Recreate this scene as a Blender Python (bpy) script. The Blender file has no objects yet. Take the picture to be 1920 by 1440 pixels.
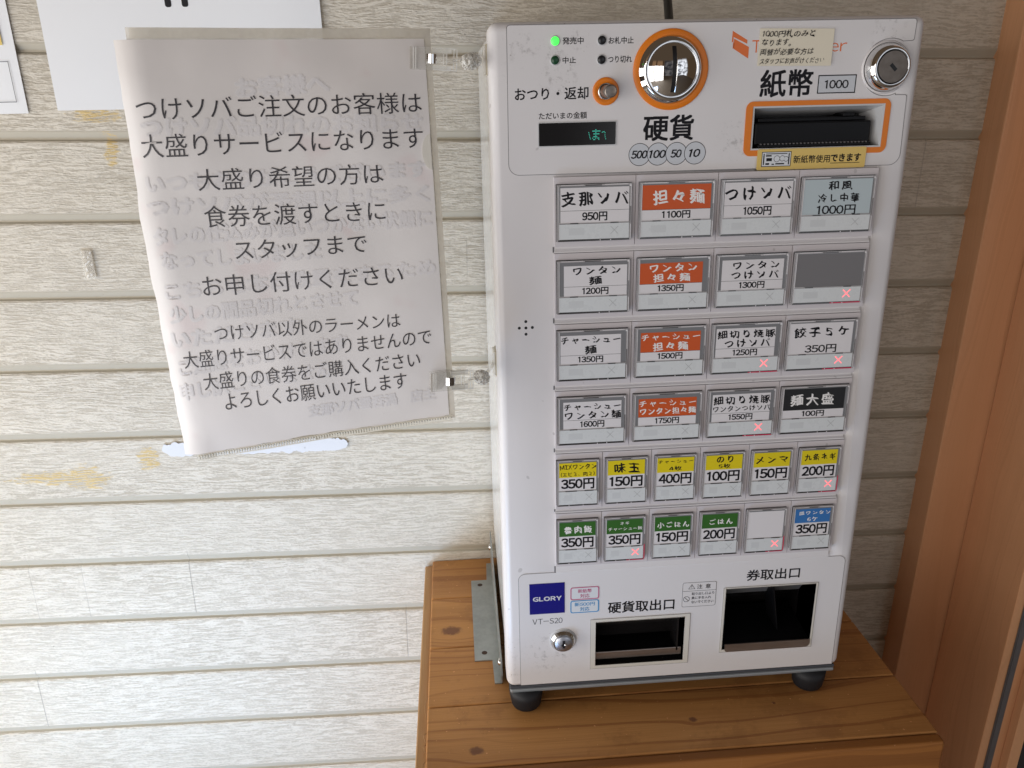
import bpy, bmesh, math, random
from mathutils import Vector, Matrix, noise

# ------------------------------------------------------------------ camera, world, lamps, exposure
scn = bpy.context.scene
COL = scn.collection
CAM = Vector((-0.02964, -0.62881, 0.53875))
_r, _u, _f = Vector((0.996997, -0.074094, -0.022524)), Vector((0.046083, 0.333884, 0.941487)), Vector((0.062238, 0.939698, -0.336296))
cd = bpy.data.cameras.new('camera'); cd.sensor_width = 36; cd.lens = 36 * 1500.15 / 1920
cd.clip_start = 0.01; cd.clip_end = 50
cam = bpy.data.objects.new('camera', cd); COL.objects.link(cam)
m = Matrix.Identity(4)
for i in range(3):
    m[i][0] = _r[i]; m[i][1] = _u[i]; m[i][2] = -_f[i]; m[i][3] = CAM[i]
cam.matrix_world = m
scn.camera = cam
vs = scn.view_settings
vs.view_transform = 'Standard'; vs.look = 'None'; vs.gamma = 1; vs.use_curve_mapping = False; vs.exposure = 0.0


class NB:
    """small helper for node graphs"""
    def __init__(s, tree):
        s.t = tree; s.n = tree.nodes; s.l = tree.links

    def new(s, kind, **kw):
        nd = s.n.new(kind)
        for k, v in kw.items():
            setattr(nd, k, v)
        return nd

    def put(s, sock, v):
        if hasattr(v, 'is_linked'):
            s.l.new(v, sock)
        else:
            if isinstance(v, tuple) and len(v) == 3 and sock.type == 'RGBA':
                v = (*v, 1)
            sock.default_value = v

    def math(s, op, a, b=0.0, c=0.0, clamp=False):
        nd = s.new('ShaderNodeMath', operation=op, use_clamp=clamp)
        for i, v in enumerate((a, b, c)):
            s.put(nd.inputs[i], v)
        return nd.outputs[0]

    def add(s, a, b): return s.math('ADD', a, b)
    def sub(s, a, b): return s.math('SUBTRACT', a, b)
    def mul(s, a, b): return s.math('MULTIPLY', a, b)

    def smooth(s, v, a, b, lo=0.0, hi=1.0):
        nd = s.new('ShaderNodeMapRange', interpolation_type='SMOOTHSTEP')
        for i, x in enumerate((v, a, b, lo, hi)):
            s.put(nd.inputs[i], x)
        return nd.outputs[0]

    def noise(s, vec, scale, detail=3, rough=.5, dist=0.0, color=False):
        nd = s.new('ShaderNodeTexNoise')
        s.put(nd.inputs['Vector'], vec); nd.inputs['Scale'].default_value = scale
        nd.inputs['Detail'].default_value = detail; nd.inputs['Roughness'].default_value = rough
        nd.inputs['Distortion'].default_value = dist
        return nd.outputs['Color' if color else 'Fac']

    def comb(s, x, y, z):
        nd = s.new('ShaderNodeCombineXYZ')
        for i, v in enumerate((x, y, z)):
            s.put(nd.inputs[i], v)
        return nd.outputs[0]

    def sep(s, v):
        nd = s.new('ShaderNodeSeparateXYZ'); s.put(nd.inputs[0], v); return nd.outputs

    def mix(s, f, a, b, blend='MIX'):
        nd = s.new('ShaderNodeMix', data_type='RGBA', blend_type=blend, clamp_factor=True)
        s.put(nd.inputs[0], f); s.put(nd.inputs[6], a); s.put(nd.inputs[7], b)
        return nd.outputs[2]

    def bump(s, h, strength=.3, dist=.001, normal=None):
        nd = s.new('ShaderNodeBump')
        nd.inputs['Strength'].default_value = strength; nd.inputs['Distance'].default_value = dist
        s.put(nd.inputs['Height'], h)
        if normal is not None: s.put(nd.inputs['Normal'], normal)
        return nd.outputs[0]

    def obj(s):
        return s.new('ShaderNodeTexCoord').outputs['Object']


def new_mat(name):
    mt = bpy.data.materials.new(name); mt.use_nodes = True
    b = NB(mt.node_tree); bs = mt.node_tree.nodes['Principled BSDF']
    return mt, b, bs


def pmat(name, col, rough=.5, metal=0.0, spec=.5, coat=0.0, emit=None, estr=0.0):
    mt, b, bs = new_mat(name)
    bs.inputs['Base Color'].default_value = (*col, 1); bs.inputs['Roughness'].default_value = rough
    bs.inputs['Metallic'].default_value = metal; bs.inputs['Specular IOR Level'].default_value = spec
    bs.inputs['Coat Weight'].default_value = coat; bs.inputs['Coat Roughness'].default_value = .06
    if emit:
        bs.inputs['Emission Color'].default_value = (*emit, 1); bs.inputs['Emission Strength'].default_value = estr
    return mt


# world: the dim entrance porch with a bright shop front behind the viewer
w = bpy.data.worlds.new('World'); scn.world = w; w.use_nodes = True
b = NB(w.node_tree)
d = b.sep(b.new('ShaderNodeTexCoord').outputs['Generated'])
az = b.math('ARCTAN2', d[0], b.mul(d[1], -1.0))                 # 0 = straight behind the viewer, + to the right
wn = b.noise(b.comb(b.mul(az, 1.6), 0.0, b.mul(d[2], 2.2)), 3.0, 3, .6)
base = (.076, .050, .030)
posts = b.mul(b.smooth(az, -.95, -.90), b.smooth(az, -.30, -.36))
strp = b.smooth(b.math('ABSOLUTE', b.math('SINE', b.mul(az, 9.0))), .15, .4)
base = b.mix(posts, base, b.mix(strp, (.05, .028, .015), (.26, .155, .085)))
inner = b.mul(b.smooth(az, -.30, -.26), b.smooth(az, .20, .12))
base = b.mix(inner, base, b.mix(b.smooth(wn, .4, .65), (.03, .031, .036), (.16, .15, .15)))
street = b.mul(b.smooth(az, .14, .24), b.smooth(az, 1.02, .90))
base = b.mix(street, base, b.mix(b.smooth(wn, .36, .60), (.10, .10, .115), (1.15, 1.2, 1.3)))
base = b.mix(b.smooth(d[2], -.30, -.42), base, b.mix(b.smooth(az, -.2, .5), (.15, .11, .075), (.30, .25, .20)))
base = b.mix(b.smooth(d[2], .36, .48), base, (.085, .060, .040))
bg = w.node_tree.nodes['Background']
b.put(bg.inputs[0], base); bg.inputs[1].default_value = 1.0


def area(name, loc, target, sx, sy, power, col, spread=180):
    ld = bpy.data.lights.new(name, 'AREA'); ld.shape = 'RECTANGLE'; ld.size = sx; ld.size_y = sy
    ld.energy = power; ld.color = col; ld.spread = math.radians(spread)
    o = bpy.data.objects.new(name, ld); COL.objects.link(o)
    o.location = loc
    o.rotation_euler = (Vector(target) - Vector(loc)).to_track_quat('-Z', 'Y').to_euler()
    return o


# daylight from the open entrance to the left of the machine
for _k, _pw in ((-.40, 7.7), (.06, 6.7)):
    area('doorway_daylight', (-1.32, _k - .06, .14), (0.0, _k - .06, .14), .42, 1.15, _pw, (1.0, .985, .955))
_c, _t = Vector((-1.20, -1.62, .16)), Vector((.12, 0, .14)); _s = Vector((.775, -.632, 0))
for _k, _pw in ((-.56, 5.6), (0.0, 7.8), (.56, 6.8)):      # one area lamp split in three, panes added for the chrome reflections
    area('entrance_daylight', _c + _s * _k, _t + _s * _k, .48, 1.66, _pw, (1.0, .975, .965))
area('doorway_ground_light', (-.66, -.42, -.58), (-.30, .28, -.20), .60, .50, 4.0, (.42, .645, 1.0), 80)

# ------------------------------------------------------------------ mesh helpers
MMK = .001
_tc = {}


def raw_geo(s, offset, res):
    key = (s, offset, res)
    if key in _tc: return _tc[key]
    if s == '\uff11':                                    # a plain grotesque figure one without a foot
        _tc[key] = ([(.44, 0), (.535, 0), (.535, .735), (.47, .735), (.44, .60), (.31, .575), (.31, .645), (.42, .68)], [(0, 1, 2, 3, 4), (5, 4, 3, 7, 6)])
        return _tc[key]
    cu = bpy.data.curves.new('t', 'FONT'); cu.body = s; cu.size = 1; cu.resolution_u = res; cu.offset = offset
    o = bpy.data.objects.new('t', cu); COL.objects.link(o)
    dg = bpy.context.evaluated_depsgraph_get(); ev = o.evaluated_get(dg); me = ev.to_mesh()
    vs_ = [(v.co.x, v.co.y) for v in me.vertices]; fs = [tuple(p.vertices) for p in me.polygons]
    ev.to_mesh_clear(); bpy.data.objects.remove(o); bpy.data.curves.remove(cu)
    _tc[key] = (vs_, fs)
    return _tc[key]


def text_geo(s, offset=0.0, res=2, space=1.0):
    """one line of lettering; latin letters and digits are set from the wide glyphs of the same sans and packed"""
    vs_, fs, x = [], [], 0.0
    for ch in s:
        if ch in ' \u3000':
            x += .5 if ch == ' ' else 1.0; continue
        lat = '!' <= ch <= '~'
        gv, gf = raw_geo(chr(ord(ch) + 0xFEE0) if lat else ch, offset, res)
        if not gv: continue
        if lat:
            x0, x1 = min(v[0] for v in gv), max(v[0] for v in gv)
            adv = .555 if ch.isdigit() else (x1 - x0 + .09)
            dx = x + adv / 2 - (x0 + x1) / 2 
        else: adv, dx = 1.0, x
        n = len(vs_); vs_ += [(a + dx, b_) for a, b_ in gv]; fs += [tuple(n + q for q in f) for f in gf]
        x += adv * space
    return vs_, fs


def A(x, z, y=0.0):
    """layout read on the machine's front plane (mm) -> true point at depth y (m)"""
    p0 = Vector((x * MMK, 0, z * MMK)); k = (y - CAM.y) / (0 - CAM.y)
    return CAM + (p0 - CAM) * k


class MB:
    def __init__(s): s.v = []; s.f = []; s.m = []; s.sm = []

    def face(s, pts, mi=0, smooth=False):
        n = len(s.v); s.v += [tuple(p) for p in pts]; s.f.append(tuple(range(n, n + len(pts)))); s.m.append(mi); s.sm.append(smooth)

    def mesh(s, vs_, fs, mi=0, smooth=False):
        n = len(s.v); s.v += [tuple(p) for p in vs_]
        for f in fs:
            s.f.append(tuple(n + i for i in f)); s.m.append(mi); s.sm.append(smooth)

    def bm(s, bm_, mi=0, smooth=False):
        bm_.verts.ensure_lookup_table(); bm_.verts.index_update()
        s.mesh([v.co.copy() for v in bm_.verts], [[v.index for v in f.verts] for f in bm_.faces], mi, smooth); bm_.free()

    def box(s, x0, x1, y0, y1, z0, z1, mi=0, bev=0.0, seg=2):
        b_ = bmesh.new(); bmesh.ops.create_cube(b_, size=1)
        for v in b_.verts:
            v.co = Vector(((x0 + x1) / 2 + v.co.x * (x1 - x0), (y0 + y1) / 2 + v.co.y * (y1 - y0), (z0 + z1) / 2 + v.co.z * (z1 - z0)))
        if bev: bmesh.ops.bevel(b_, geom=b_.edges[:], offset=bev, segments=seg, profile=.5, affect='EDGES')
        s.bm(b_, mi, False)

    def hexa(s, front, back, mi=0):
        """4 front points (ccw seen from the front) and the 4 back points behind them"""
        f, k = front, back
        s.mesh(list(f) + list(k), [(0, 1, 2, 3), (7, 6, 5, 4), (0, 4, 5, 1), (1, 5, 6, 2), (2, 6, 7, 3), (3, 7, 4, 0)], mi)

    def plate(s, pts, depth, mi=0):
        """extruded outline: pts = front points (ccw from -Y), depth = +y thickness"""
        n = len(pts); bk = [Vector(p) + Vector((0, depth, 0)) for p in pts]
        s.face(pts, mi); s.face(bk[::-1], mi)
        for i in range(n):
            j = (i + 1) % n; s.face([pts[i], bk[i], bk[j], pts[j]], mi)

    def strip(s, outer, inner, mi=0):
        n = len(outer)
        for i in range(n):
            j = (i + 1) % n; s.face([outer[i], outer[j], inner[j], inner[i]], mi)

    def lathe(s, c, prof, mi=0, seg=48, axis=Vector((0, -1, 0)), smooth=True):
        """prof = [(radius, height along axis)], closed on the axis when radius is 0"""
        ax = Vector(axis).normalized(); a = ax.orthogonal().normalized(); b_ = ax.cross(a)
        n0 = len(s.v); rings = []
        for r, h in prof:
            if r < 1e-9:
                s.v.append(tuple(c + ax * h)); rings.append([len(s.v) - 1])
            else:
                idx = []
                for i in range(seg):
                    t = 2 * math.pi * i / seg
                    s.v.append(tuple(c + ax * h + (a * math.cos(t) + b_ * math.sin(t)) * r)); idx.append(len(s.v) - 1)
                rings.append(idx)
        for R0, R1 in zip(rings, rings[1:]):
            for i in range(seg):
                j = (i + 1) % seg
                if len(R0) == 1: f = (R0[0], R1[i], R1[j])
                elif len(R1) == 1: f = (R0[i], R1[0], R0[j])
                else: f = (R0[i], R1[i], R1[j], R0[j])
                s.f.append(f[::-1]); s.m.append(mi); s.sm.append(smooth)

    def tube(s, pts, r, mi=0, seg=10):
        rings = []; n = len(pts)
        for i, p in enumerate(pts):
            p = Vector(p); t = (Vector(pts[min(i + 1, n - 1)]) - Vector(pts[max(i - 1, 0)])).normalized()
            a = t.orthogonal().normalized() if i == 0 else (rings[-1][1] - t * rings[-1][1].dot(t)).normalized()
            b_ = t.cross(a); idx = []
            rr = r[i] if isinstance(r, (list, tuple)) else r
            for k in range(seg):
                q = 2 * math.pi * k / seg; s.v.append(tuple(p + (a * math.cos(q) + b_ * math.sin(q)) * rr)); idx.append(len(s.v) - 1)
            rings.append((idx, a))
        for (R0, _), (R1, _) in zip(rings, rings[1:]):
            for k in range(seg):
                j = (k + 1) % seg; s.f.append((R0[k], R0[j], R1[j], R1[k])); s.m.append(mi); s.sm.append(True)
        s.f.append(tuple(rings[0][0][::-1])); s.m.append(mi); s.sm.append(False)
        s.f.append(tuple(rings[-1][0])); s.m.append(mi); s.sm.append(False)

    # --- lettering
    def text(s, t, place, mi=0, offset=0.0, res=2, shear=0.0, nib=0.0, wob=0.0, rise=0.0, seed=0, space=1.0, bounds=None, bold=0.0):
        """place(u,v,k) maps the unit box of the line to a point; k is a small lift index"""
        vs_, fs = text_geo(t, offset, res, space)
        if not vs_: return
        if shear or wob or rise:
            q = []
            for x, y in vs_:
                if wob:
                    x += wob * noise.noise(Vector((x * 2.1, y * 2.1, seed * 3.7))); y += wob * noise.noise(Vector((x * 2.1 + 9, y * 2.1, seed * 3.7 + 5)))
                    y += wob * 1.6 * math.sin(math.floor(x) * 2.3 + seed)
                cx = math.floor(x) + .5
                q.append((x + shear * y, y + rise * (x - cx)))
            vs_ = q
        if bounds: x0, x1, y0, y1 = bounds
        else: x0, x1, y0, y1 = min(v[0] for v in vs_), max(v[0] for v in vs_), min(v[1] for v in vs_), max(v[1] for v in vs_)
        w_ = max(x1 - x0, 1e-6); h_ = max(y1 - y0, 1e-6)
        if nib: sh = [(st * nib, -st * nib * .75) for st in (-1, -.5, 0, .5, 1)]
        elif bold: sh = [(0, 0), (bold, bold), (-bold, bold), (bold, -bold), (-bold, -bold)]
        else: sh = [(0, 0)]
        for k, (ax, ay) in enumerate(sh):
            s.mesh([place((x - x0 + ax) / w_, (y - y0 + ay) / h_, k) for x, y in vs_], fs, mi)

    def ftext(s, t, x0, x1, z0, z1, y, mi=0, **kw):
        """text on the front plane, layout box in apparent mm"""
        a, b_, c = A(x0, z0, y), A(x1, z0, y), A(x0, z1, y)
        s.text(t, lambda u, v, k: a + (b_ - a) * u + (c - a) * v + Vector((0, -k * 1.2e-5, 0)), mi, **kw)

    def build(s, name, mats, parent=None, auto=None):
        me = bpy.data.meshes.new(name); me.from_pydata(s.v, [], s.f)
        for mt in (mats if isinstance(mats, (list, tuple)) else [mats]): me.materials.append(mt)
        me.polygons.foreach_set('material_index', s.m); me.polygons.foreach_set('use_smooth', s.sm); me.update()
        o = bpy.data.objects.new(name, me); COL.objects.link(o)
        if parent: o.parent = parent
        return o


def rrect(x0, x1, z0, z1, r, y, n=6, raw=False, rs=None):
    """rounded rectangle outline, apparent mm unless raw (m)"""
    pts = []
    rs = rs or (r, r, r, r)
    for (cx, cz, a0), rr in zip(((x1, z0, -90), (x1, z1, 0), (x0, z1, 90), (x0, z0, 180)), rs):
        sx = -1 if cx == x1 else 1; sz = 1 if cz == z0 else -1
        for i in range(n + 1):
            a = math.radians(a0 + 90 * i / n)
            px, pz = cx + sx * rr + rr * math.cos(a), cz + sz * rr + rr * math.sin(a)
            pts.append(Vector((px, y, pz)) if raw else A(px, pz, y))
    return pts


def circ(cx, cz, r, y, n=32):
    return [A(cx + r * math.cos(2 * math.pi * i / n), cz + r * math.sin(2 * math.pi * i / n), y) for i in range(n)]


def empty(name, loc=(0, 0, 0), label=None, cat=None, group=None):
    o = bpy.data.objects.new(name, None); COL.objects.link(o); o.location = loc; o.empty_display_size = .02
    if label: tag(o, label, cat, group)
    return o


def tag(o, label, cat, group=None):
    o['label'] = label; o['category'] = cat
    if group: o['group'] = group


def cut(obj, boxes):
    """boolean holes (each a bmesh-made solid) through obj"""
    for bx in boxes:
        mb = MB(); mb.box(*bx); c = mb.build('cutter', [])
        md = obj.modifiers.new('b', 'BOOLEAN'); md.operation = 'DIFFERENCE'; md.object = c; md.solver = 'EXACT'
        dg = bpy.context.evaluated_depsgraph_get(); me = bpy.data.meshes.new_from_object(obj.evaluated_get(dg))
        obj.modifiers.clear(); old = obj.data; obj.data = me; bpy.data.meshes.remove(old)
        cm = c.data; bpy.data.objects.remove(c); bpy.data.meshes.remove(cm)


# ------------------------------------------------------------------ materials
def siding_mat():
    mt, b, bs = new_mat('cream_siding')
    P = b.obj(); x, y, z = b.sep(P)
    row = b.math('FLOOR', b.math('DIVIDE', b.sub(z, .505 - .0857 * 20), .0857))
    fz = b.sub(b.math('DIVIDE', b.sub(z, .505 - .0857 * 20), .0857), row)      # 0 at the plank's top lip .. 1 below the groove
    sx = b.add(x, b.mul(row, 1.731)); sz = b.add(z, b.mul(row, .37))
    # slowly winding grain
    low = b.noise(b.comb(b.mul(sx, 5.0), 0.0, b.mul(sz, 14.0)), 1.0, 2, .5)
    warp = b.mul(b.sub(low, .5), .026)
    med = b.noise(b.comb(b.mul(sx, 22.0), 3.0, b.mul(sz, 45.0)), 1.0, 2, .5)
    warp = b.add(warp, b.mul(b.sub(med, .5), .0075))
    gz = b.add(sz, warp)
    g1 = b.noise(b.comb(b.mul(sx, 34.0), 0.0, b.mul(gz, 400.0)), 1.0, 3, .6, .3)
    g2 = b.noise(b.comb(b.mul(sx, 70.0), 7.0, b.mul(gz, 620.0)), 1.0, 2, .6, .3)
    pore = b.noise(b.comb(b.mul(sx, 230.0), 2.0, b.mul(sz, 560.0)), 1.0, 2, .6)
    patch = b.noise(b.comb(b.mul(sx, 7.0), 1.0, b.mul(sz, 16.0)), 1.0, 3, .6)
    h = b.add(b.mul(g1, .50), b.add(b.mul(g2, .26), b.mul(pore, .24)))
    hh = b.add(h, b.mul(b.sub(patch, .5), .10))
    val = b.smooth(hh, .43, .535)
    fade = b.smooth(b.noise(b.comb(b.mul(sx, 2.2), 4.0, b.mul(sz, 9.0)), 1.0, 2), .3, .7, .55, 1.0)
    val = b.sub(1.0, b.mul(b.sub(1.0, val), fade))
    smoothband = b.math('MAXIMUM', b.smooth(fz, .893, .899), b.smooth(fz, .022, .014))
    base = b.mix(val, (.445, .388, .302), (.672, .612, .512))
    tone = b.noise(b.comb(b.mul(sx, 1.4), 0.0, b.mul(sz, 5.0)), 1.0, 2)
    base = b.mix(b.smooth(tone, .3, .7, 0, .25), base, (.53, .485, .40))
    base = b.mix(smoothband, base, (.45, .405, .32))
    # printed butt joints of the planks
    joint = None
    for jx, zt, zb, js in ((-.387, .0, -.095, 1), (-.605, -.17, -.27, .9), (-.1155, -.093, -.18, .9), (-.026, .395, .345, .45), (.498, .505, .42, .7), (-.584, .0, -.095, .4), (-.520, .0, -.095, .4)):
        q = b.mul(b.smooth(b.math('ABSOLUTE', b.sub(x, jx)), .0009, .0003, 0, js), b.mul(b.smooth(z, zt + .001, zt - .011), b.smooth(z, zb - .002, zb + .003)))
        joint = q if joint is None else b.math('MAXIMUM', joint, q)
    base = b.mix(b.mul(joint, .55), base, (.30, .27, .23))
    # old adhesive stains
    st = None
    n = b.noise(b.comb(b.mul(x, 60.0), 0.0, b.mul(z, 160.0)), 1.0, 3, .6)
    for cx, cz, rx, rz in ((-.525, .105, .055, .010), (-.495, .104, .03, .016), (-.415, .128, .013, .017), (-.412, .523, .026, .007), (-.425, .527, .010, .007), (-.402, .487, .008, .018)):
        dx = b.math('DIVIDE', b.sub(x, cx), rx); dz = b.math('DIVIDE', b.sub(z, cz), rz)
        r = b.math('SQRT', b.add(b.mul(dx, dx), b.mul(dz, dz)))
        q = b.smooth(b.add(r, b.mul(b.sub(n, .5), 2.6)), 1.05, .65)
        st = q if st is None else b.math('MAXIMUM', st, q)
    base = b.mix(b.mul(b.mul(st, .95), b.smooth(h, .44, .54)), base, (.60, .44, .19))
    speck = b.smooth(b.noise(P, 260.0, 1, .4), .76, .80)
    base = b.mix(b.mul(speck, .5), base, (.22, .19, .15))
    b.put(bs.inputs['Base Color'], base)
    bs.inputs['Roughness'].default_value = .62; bs.inputs['Specular IOR Level'].default_value = .35
    hb = b.mul(b.add(b.smooth(h, .36, .62), b.mul(joint, -.6)), b.sub(1.0, smoothband))
    b.put(bs.inputs['Normal'], b.bump(hb, .75, .0011))
    return mt


def wood_mat(name, light, dark, ring=210.0, axis='x', knots=(), plank=None, knotcol=(.16, .06, .03), gloss=.42, contrast=1.0, seed=0.0, specks=True, worn=0.0):
    """pine-like boards; grain runs along 'axis' of the object's own coordinates; plank=(origin,width) splits along y"""
    mt, b, bs = new_mat(name)
    P = b.obj(); x, y, z = b.sep(P)
    if axis == 'z': x, y, z = z, y, x
    if axis == 'y': x, y = y, x
    if plank is not None:
        idx = b.math('FLOOR', b.math('DIVIDE', b.sub(y, plank[0]), plank[1]))
    else: idx = 0.0
    kd = None; yy = y
    for kx, ky, rx, ry in knots:
        dx = b.math('DIVIDE', b.sub(x, kx), rx); dy = b.math('DIVIDE', b.sub(y, ky), ry)
        r2 = b.add(b.mul(dx, dx), b.mul(dy, dy))
        e = b.math('EXPONENT', b.mul(r2, -.16))
        yy = b.sub(yy, b.mul(b.mul(b.sub(y, ky), e), .80))
        kn = b.smooth(b.add(b.math('SQRT', r2), b.mul(b.sub(b.noise(P, 300.0, 2), .5), .7)), 1.15, .55)
        kd = kn if kd is None else b.math('MAXIMUM', kd, kn)
    off = b.add(b.mul(idx, 3.17), seed)
    wn = b.noise(b.comb(b.add(b.mul(x, 2.6), off), b.add(b.mul(yy, 9.0), off), b.mul(z, 9.0)), 1.0, 2, .45)
    g = b.add(b.add(yy, b.mul(z, .6)), b.mul(b.sub(wn, .5), .075))
    rings = b.noise(b.comb(b.add(b.mul(x, 1.1), off), b.mul(g, ring), off), 1.0, 2, .5)
    lines = b.smooth(rings, .54, .64)
    fine = b.noise(b.comb(b.add(b.mul(x, 14.0), off), b.mul(y, 900.0), b.mul(z, 900.0)), 1.0, 3, .6)
    broad = b.noise(b.comb(b.add(b.mul(x, 1.6), off), b.add(b.mul(g, 28.0), off), 0.0), 1.0, 2)
    c = b.mix(b.mul(lines, .62 * contrast), light, dark)
    c = b.mix(b.smooth(broad, .35, .7, 0, .38 * contrast), c, tuple(v * .8 for v in dark))
    c = b.mix(b.smooth(fine, .4, .7, 0, .22), c, dark)
    crk = b.mul(b.smooth(b.noise(b.comb(b.add(b.mul(x, 3.0), off), b.mul(g, 260.0), off), 1.0, 1), .735, .75), b.smooth(b.noise(b.comb(b.add(b.mul(x, 9.0), off), b.mul(y, 30.0), 0.0), 1.0, 1), .5, .62))
    if specks: c = b.mix(b.mul(crk, .7), c, tuple(v * .35 for v in dark))
    if plank is not None:
        pn = b.new('ShaderNodeTexWhiteNoise', noise_dimensions='1D'); b.put(pn.inputs['W'], b.add(idx, seed))
        c = b.mix(b.mul(pn.outputs['Value'], .22), c, dark)
    if kd is not None: c = b.mix(b.mul(kd, .85), c, knotcol)
    if worn:
        wv = b.smooth(b.noise(P, 22.0, 5, .7), .52, .66)
        c = b.mix(b.mul(wv, worn), c, tuple(v * .62 for v in dark))
    if specks:
        sp = b.smooth(b.noise(b.comb(b.mul(x, 240.0), b.mul(y, 300.0), z), 1.0, 1), .745, .775)
        c = b.mix(b.mul(sp, .55), c, tuple(min(1, v * 1.5 + .12) for v in light))
        scr = b.smooth(b.noise(b.comb(b.mul(b.add(x, b.mul(y, .7)), 60.0), b.mul(b.sub(y, b.mul(x, .7)), 900.0), 0.0), 1.0, 1), .74, .80)
        c = b.mix(b.mul(scr, .25), c, light)
    b.put(bs.inputs['Base Color'], c)
    b.put(bs.inputs['Roughness'], b.smooth(fine, .2, .8, gloss, gloss + .16)); bs.inputs['Specular IOR Level'].default_value = .4
    b.put(bs.inputs['Normal'], b.bump(b.add(b.mul(fine, .5), b.mul(lines, .6)), .22, .0006))
    return mt


def dirty_white(name, col, rough=.32, coat=.0, spots=(), grime=.35, spec=.5):
    mt, b, bs = new_mat(name)
    P = b.obj(); x, y, z = b.sep(P)
    tone = b.noise(P, 6.0, 3, .6)
    c = b.mix(b.smooth(tone, .3, .75, 0, .5), col, tuple(v * .955 for v in col))
    sm = b.noise(P, 150.0, 4, .75)
    # smudges where hands touch
    msk = None
    for cx, cz, r in spots:
        dx = b.sub(x, cx); dz = b.sub(z, cz)
        q = b.smooth(b.math('SQRT', b.add(b.mul(dx, dx), b.mul(dz, dz))), r, r * .25)
        msk = q if msk is None else b.math('MAXIMUM', msk, q)
    if msk is not None:
        mm = b.mul(msk, b.smooth(sm, .50, .70))
        c = b.mix(b.mul(mm, grime), c, (.30, .28, .27))
        dots = b.mul(b.smooth(b.noise(P, 520.0, 1, .5), .72, .78), b.smooth(msk, .0, .6))
        c = b.mix(b.mul(dots, .6), c, (.2, .16, .13))
    fl = b.smooth(b.noise(P, 95.0, 1, .4), .77, .80)
    c = b.mix(b.mul(fl, .35), c, (.25, .23, .22))
    b.put(bs.inputs['Base Color'], c)
    b.put(bs.inputs['Roughness'], b.smooth(sm, .3, .8, rough, rough + .12))
    bs.inputs['Specular IOR Level'].default_value = spec
    bs.inputs['Coat Weight'].default_value = coat; bs.inputs['Coat Roughness'].default_value = .03
    b.put(bs.inputs['Normal'], b.bump(b.noise(P, 900.0, 2), .03, .0004))
    return mt


def brushed(name, col, rough=.3, metal=1.0, scale=(30, 900, 900), mott=.25):
    mt, b, bs = new_mat(name)
    P = b.obj(); x, y, z = b.sep(P)
    n = b.noise(b.comb(b.mul(x, scale[0]), b.mul(y, scale[1]), b.mul(z, scale[2])), 1.0, 2)
    n2 = b.noise(P, 55.0, 4, .65)
    c = b.mix(b.smooth(n2, .3, .7, 0, mott), col, tuple(v * .6 for v in col))
    b.put(bs.inputs['Base Color'], c); bs.inputs['Metallic'].default_value = metal
    b.put(bs.inputs['Roughness'], b.smooth(n, .2, .8, rough, rough + .15))
    b.put(bs.inputs['Normal'], b.bump(n, .06, .0003))
    return mt


def clear_mat(name, tint=(1, 1, 1), haze=.0, hcol=(.7, .68, .62), rough=.08, gl=1.0):
    """thin clear plastic: transparent with fresnel sheen and a little haze"""
    mt, b, bs = new_mat(name); nt = mt.node_tree
    nt.nodes.remove(bs); out = nt.nodes['Material Output']
    tr = b.new('ShaderNodeBsdfTransparent'); tr.inputs[0].default_value = (*tint, 1)
    df = b.new('ShaderNodeBsdfDiffuse'); df.inputs[0].default_value = (*hcol, 1)
    gls = b.new('ShaderNodeBsdfGlossy'); gls.inputs['Roughness'].default_value = rough
    m1 = b.new('ShaderNodeMixShader'); m1.inputs[0].default_value = haze
    n = b.noise(b.obj(), 60.0, 3); b.put(m1.inputs[0], b.smooth(n, .3, .7, haze * .8, haze * 1.2))
    nt.links.new(tr.outputs[0], m1.inputs[1]); nt.links.new(df.outputs[0], m1.inputs[2])
    fr = b.new('ShaderNodeFresnel'); fr.inputs[0].default_value = 1.45
    m2 = b.new('ShaderNodeMixShader'); b.put(m2.inputs[0], b.mul(fr.outputs[0], gl))
    nt.links.new(m1.outputs[0], m2.inputs[1]); nt.links.new(gls.outputs[0], m2.inputs[2])
    nt.links.new(m2.outputs[0], out.inputs[0])
    return mt


M = {}
M['siding'] = siding_mat()
M['white'] = dirty_white('white_enamel', (.70, .675, .67), .3, spots=((.045, .571, .05), (.05, .05, .06), (.2, .56, .05), (.02, .02, .05)))
M['film'] = dirty_white('white_panel_film', (.695, .672, .668), .31, spots=((.026, .572, .016), (.047, .571, .013), (.052, .553, .020), (.066, .577, .012), (.19, .505, .02), (.30, .58, .02), (.04, .04, .03)), grime=.55)
M['side'] = dirty_white('glossy_side_enamel', (.76, .75, .73), .14, coat=.30, spec=.25)
M['plate'] = dirty_white('button_row_plastic', (.605, .565, .575), .38)
M['cream'] = dirty_white('ivory_plastic', (.64, .61, .545), .4)
M['ink'] = pmat('black_print', (.006, .0055, .008), .5, spec=.25)
M['greyink'] = pmat('grey_line', (.12, .115, .12), .5)
M['greyink2'] = pmat('soft_grey_print', (.03, .03, .035), .5)
M['orange'] = pmat('orange_ring_plastic', (.72, .19, .006), .38)
M['logo'] = pmat('logo_orange', (.72, .16, .03), .4)
M['chrome'] = pmat('polished_chrome', (.78, .78, .78), .045, 1.0)
M['chrome2'] = brushed('worn_chrome', (.72, .71, .69), .10, 1.0, (200, 200, 200), .2)
M['steel'] = brushed('brushed_steel', (.30, .265, .235), .34, 1.0, (20, 900, 900), .2)
M['flap'] = brushed('steel_flap', (.50, .44, .40), .30, 1.0, (15, 900, 900), .2)
M['zinc'] = brushed('galvanised_steel', (.44, .46, .45), .36, .85, (60, 60, 60), .5)
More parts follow.
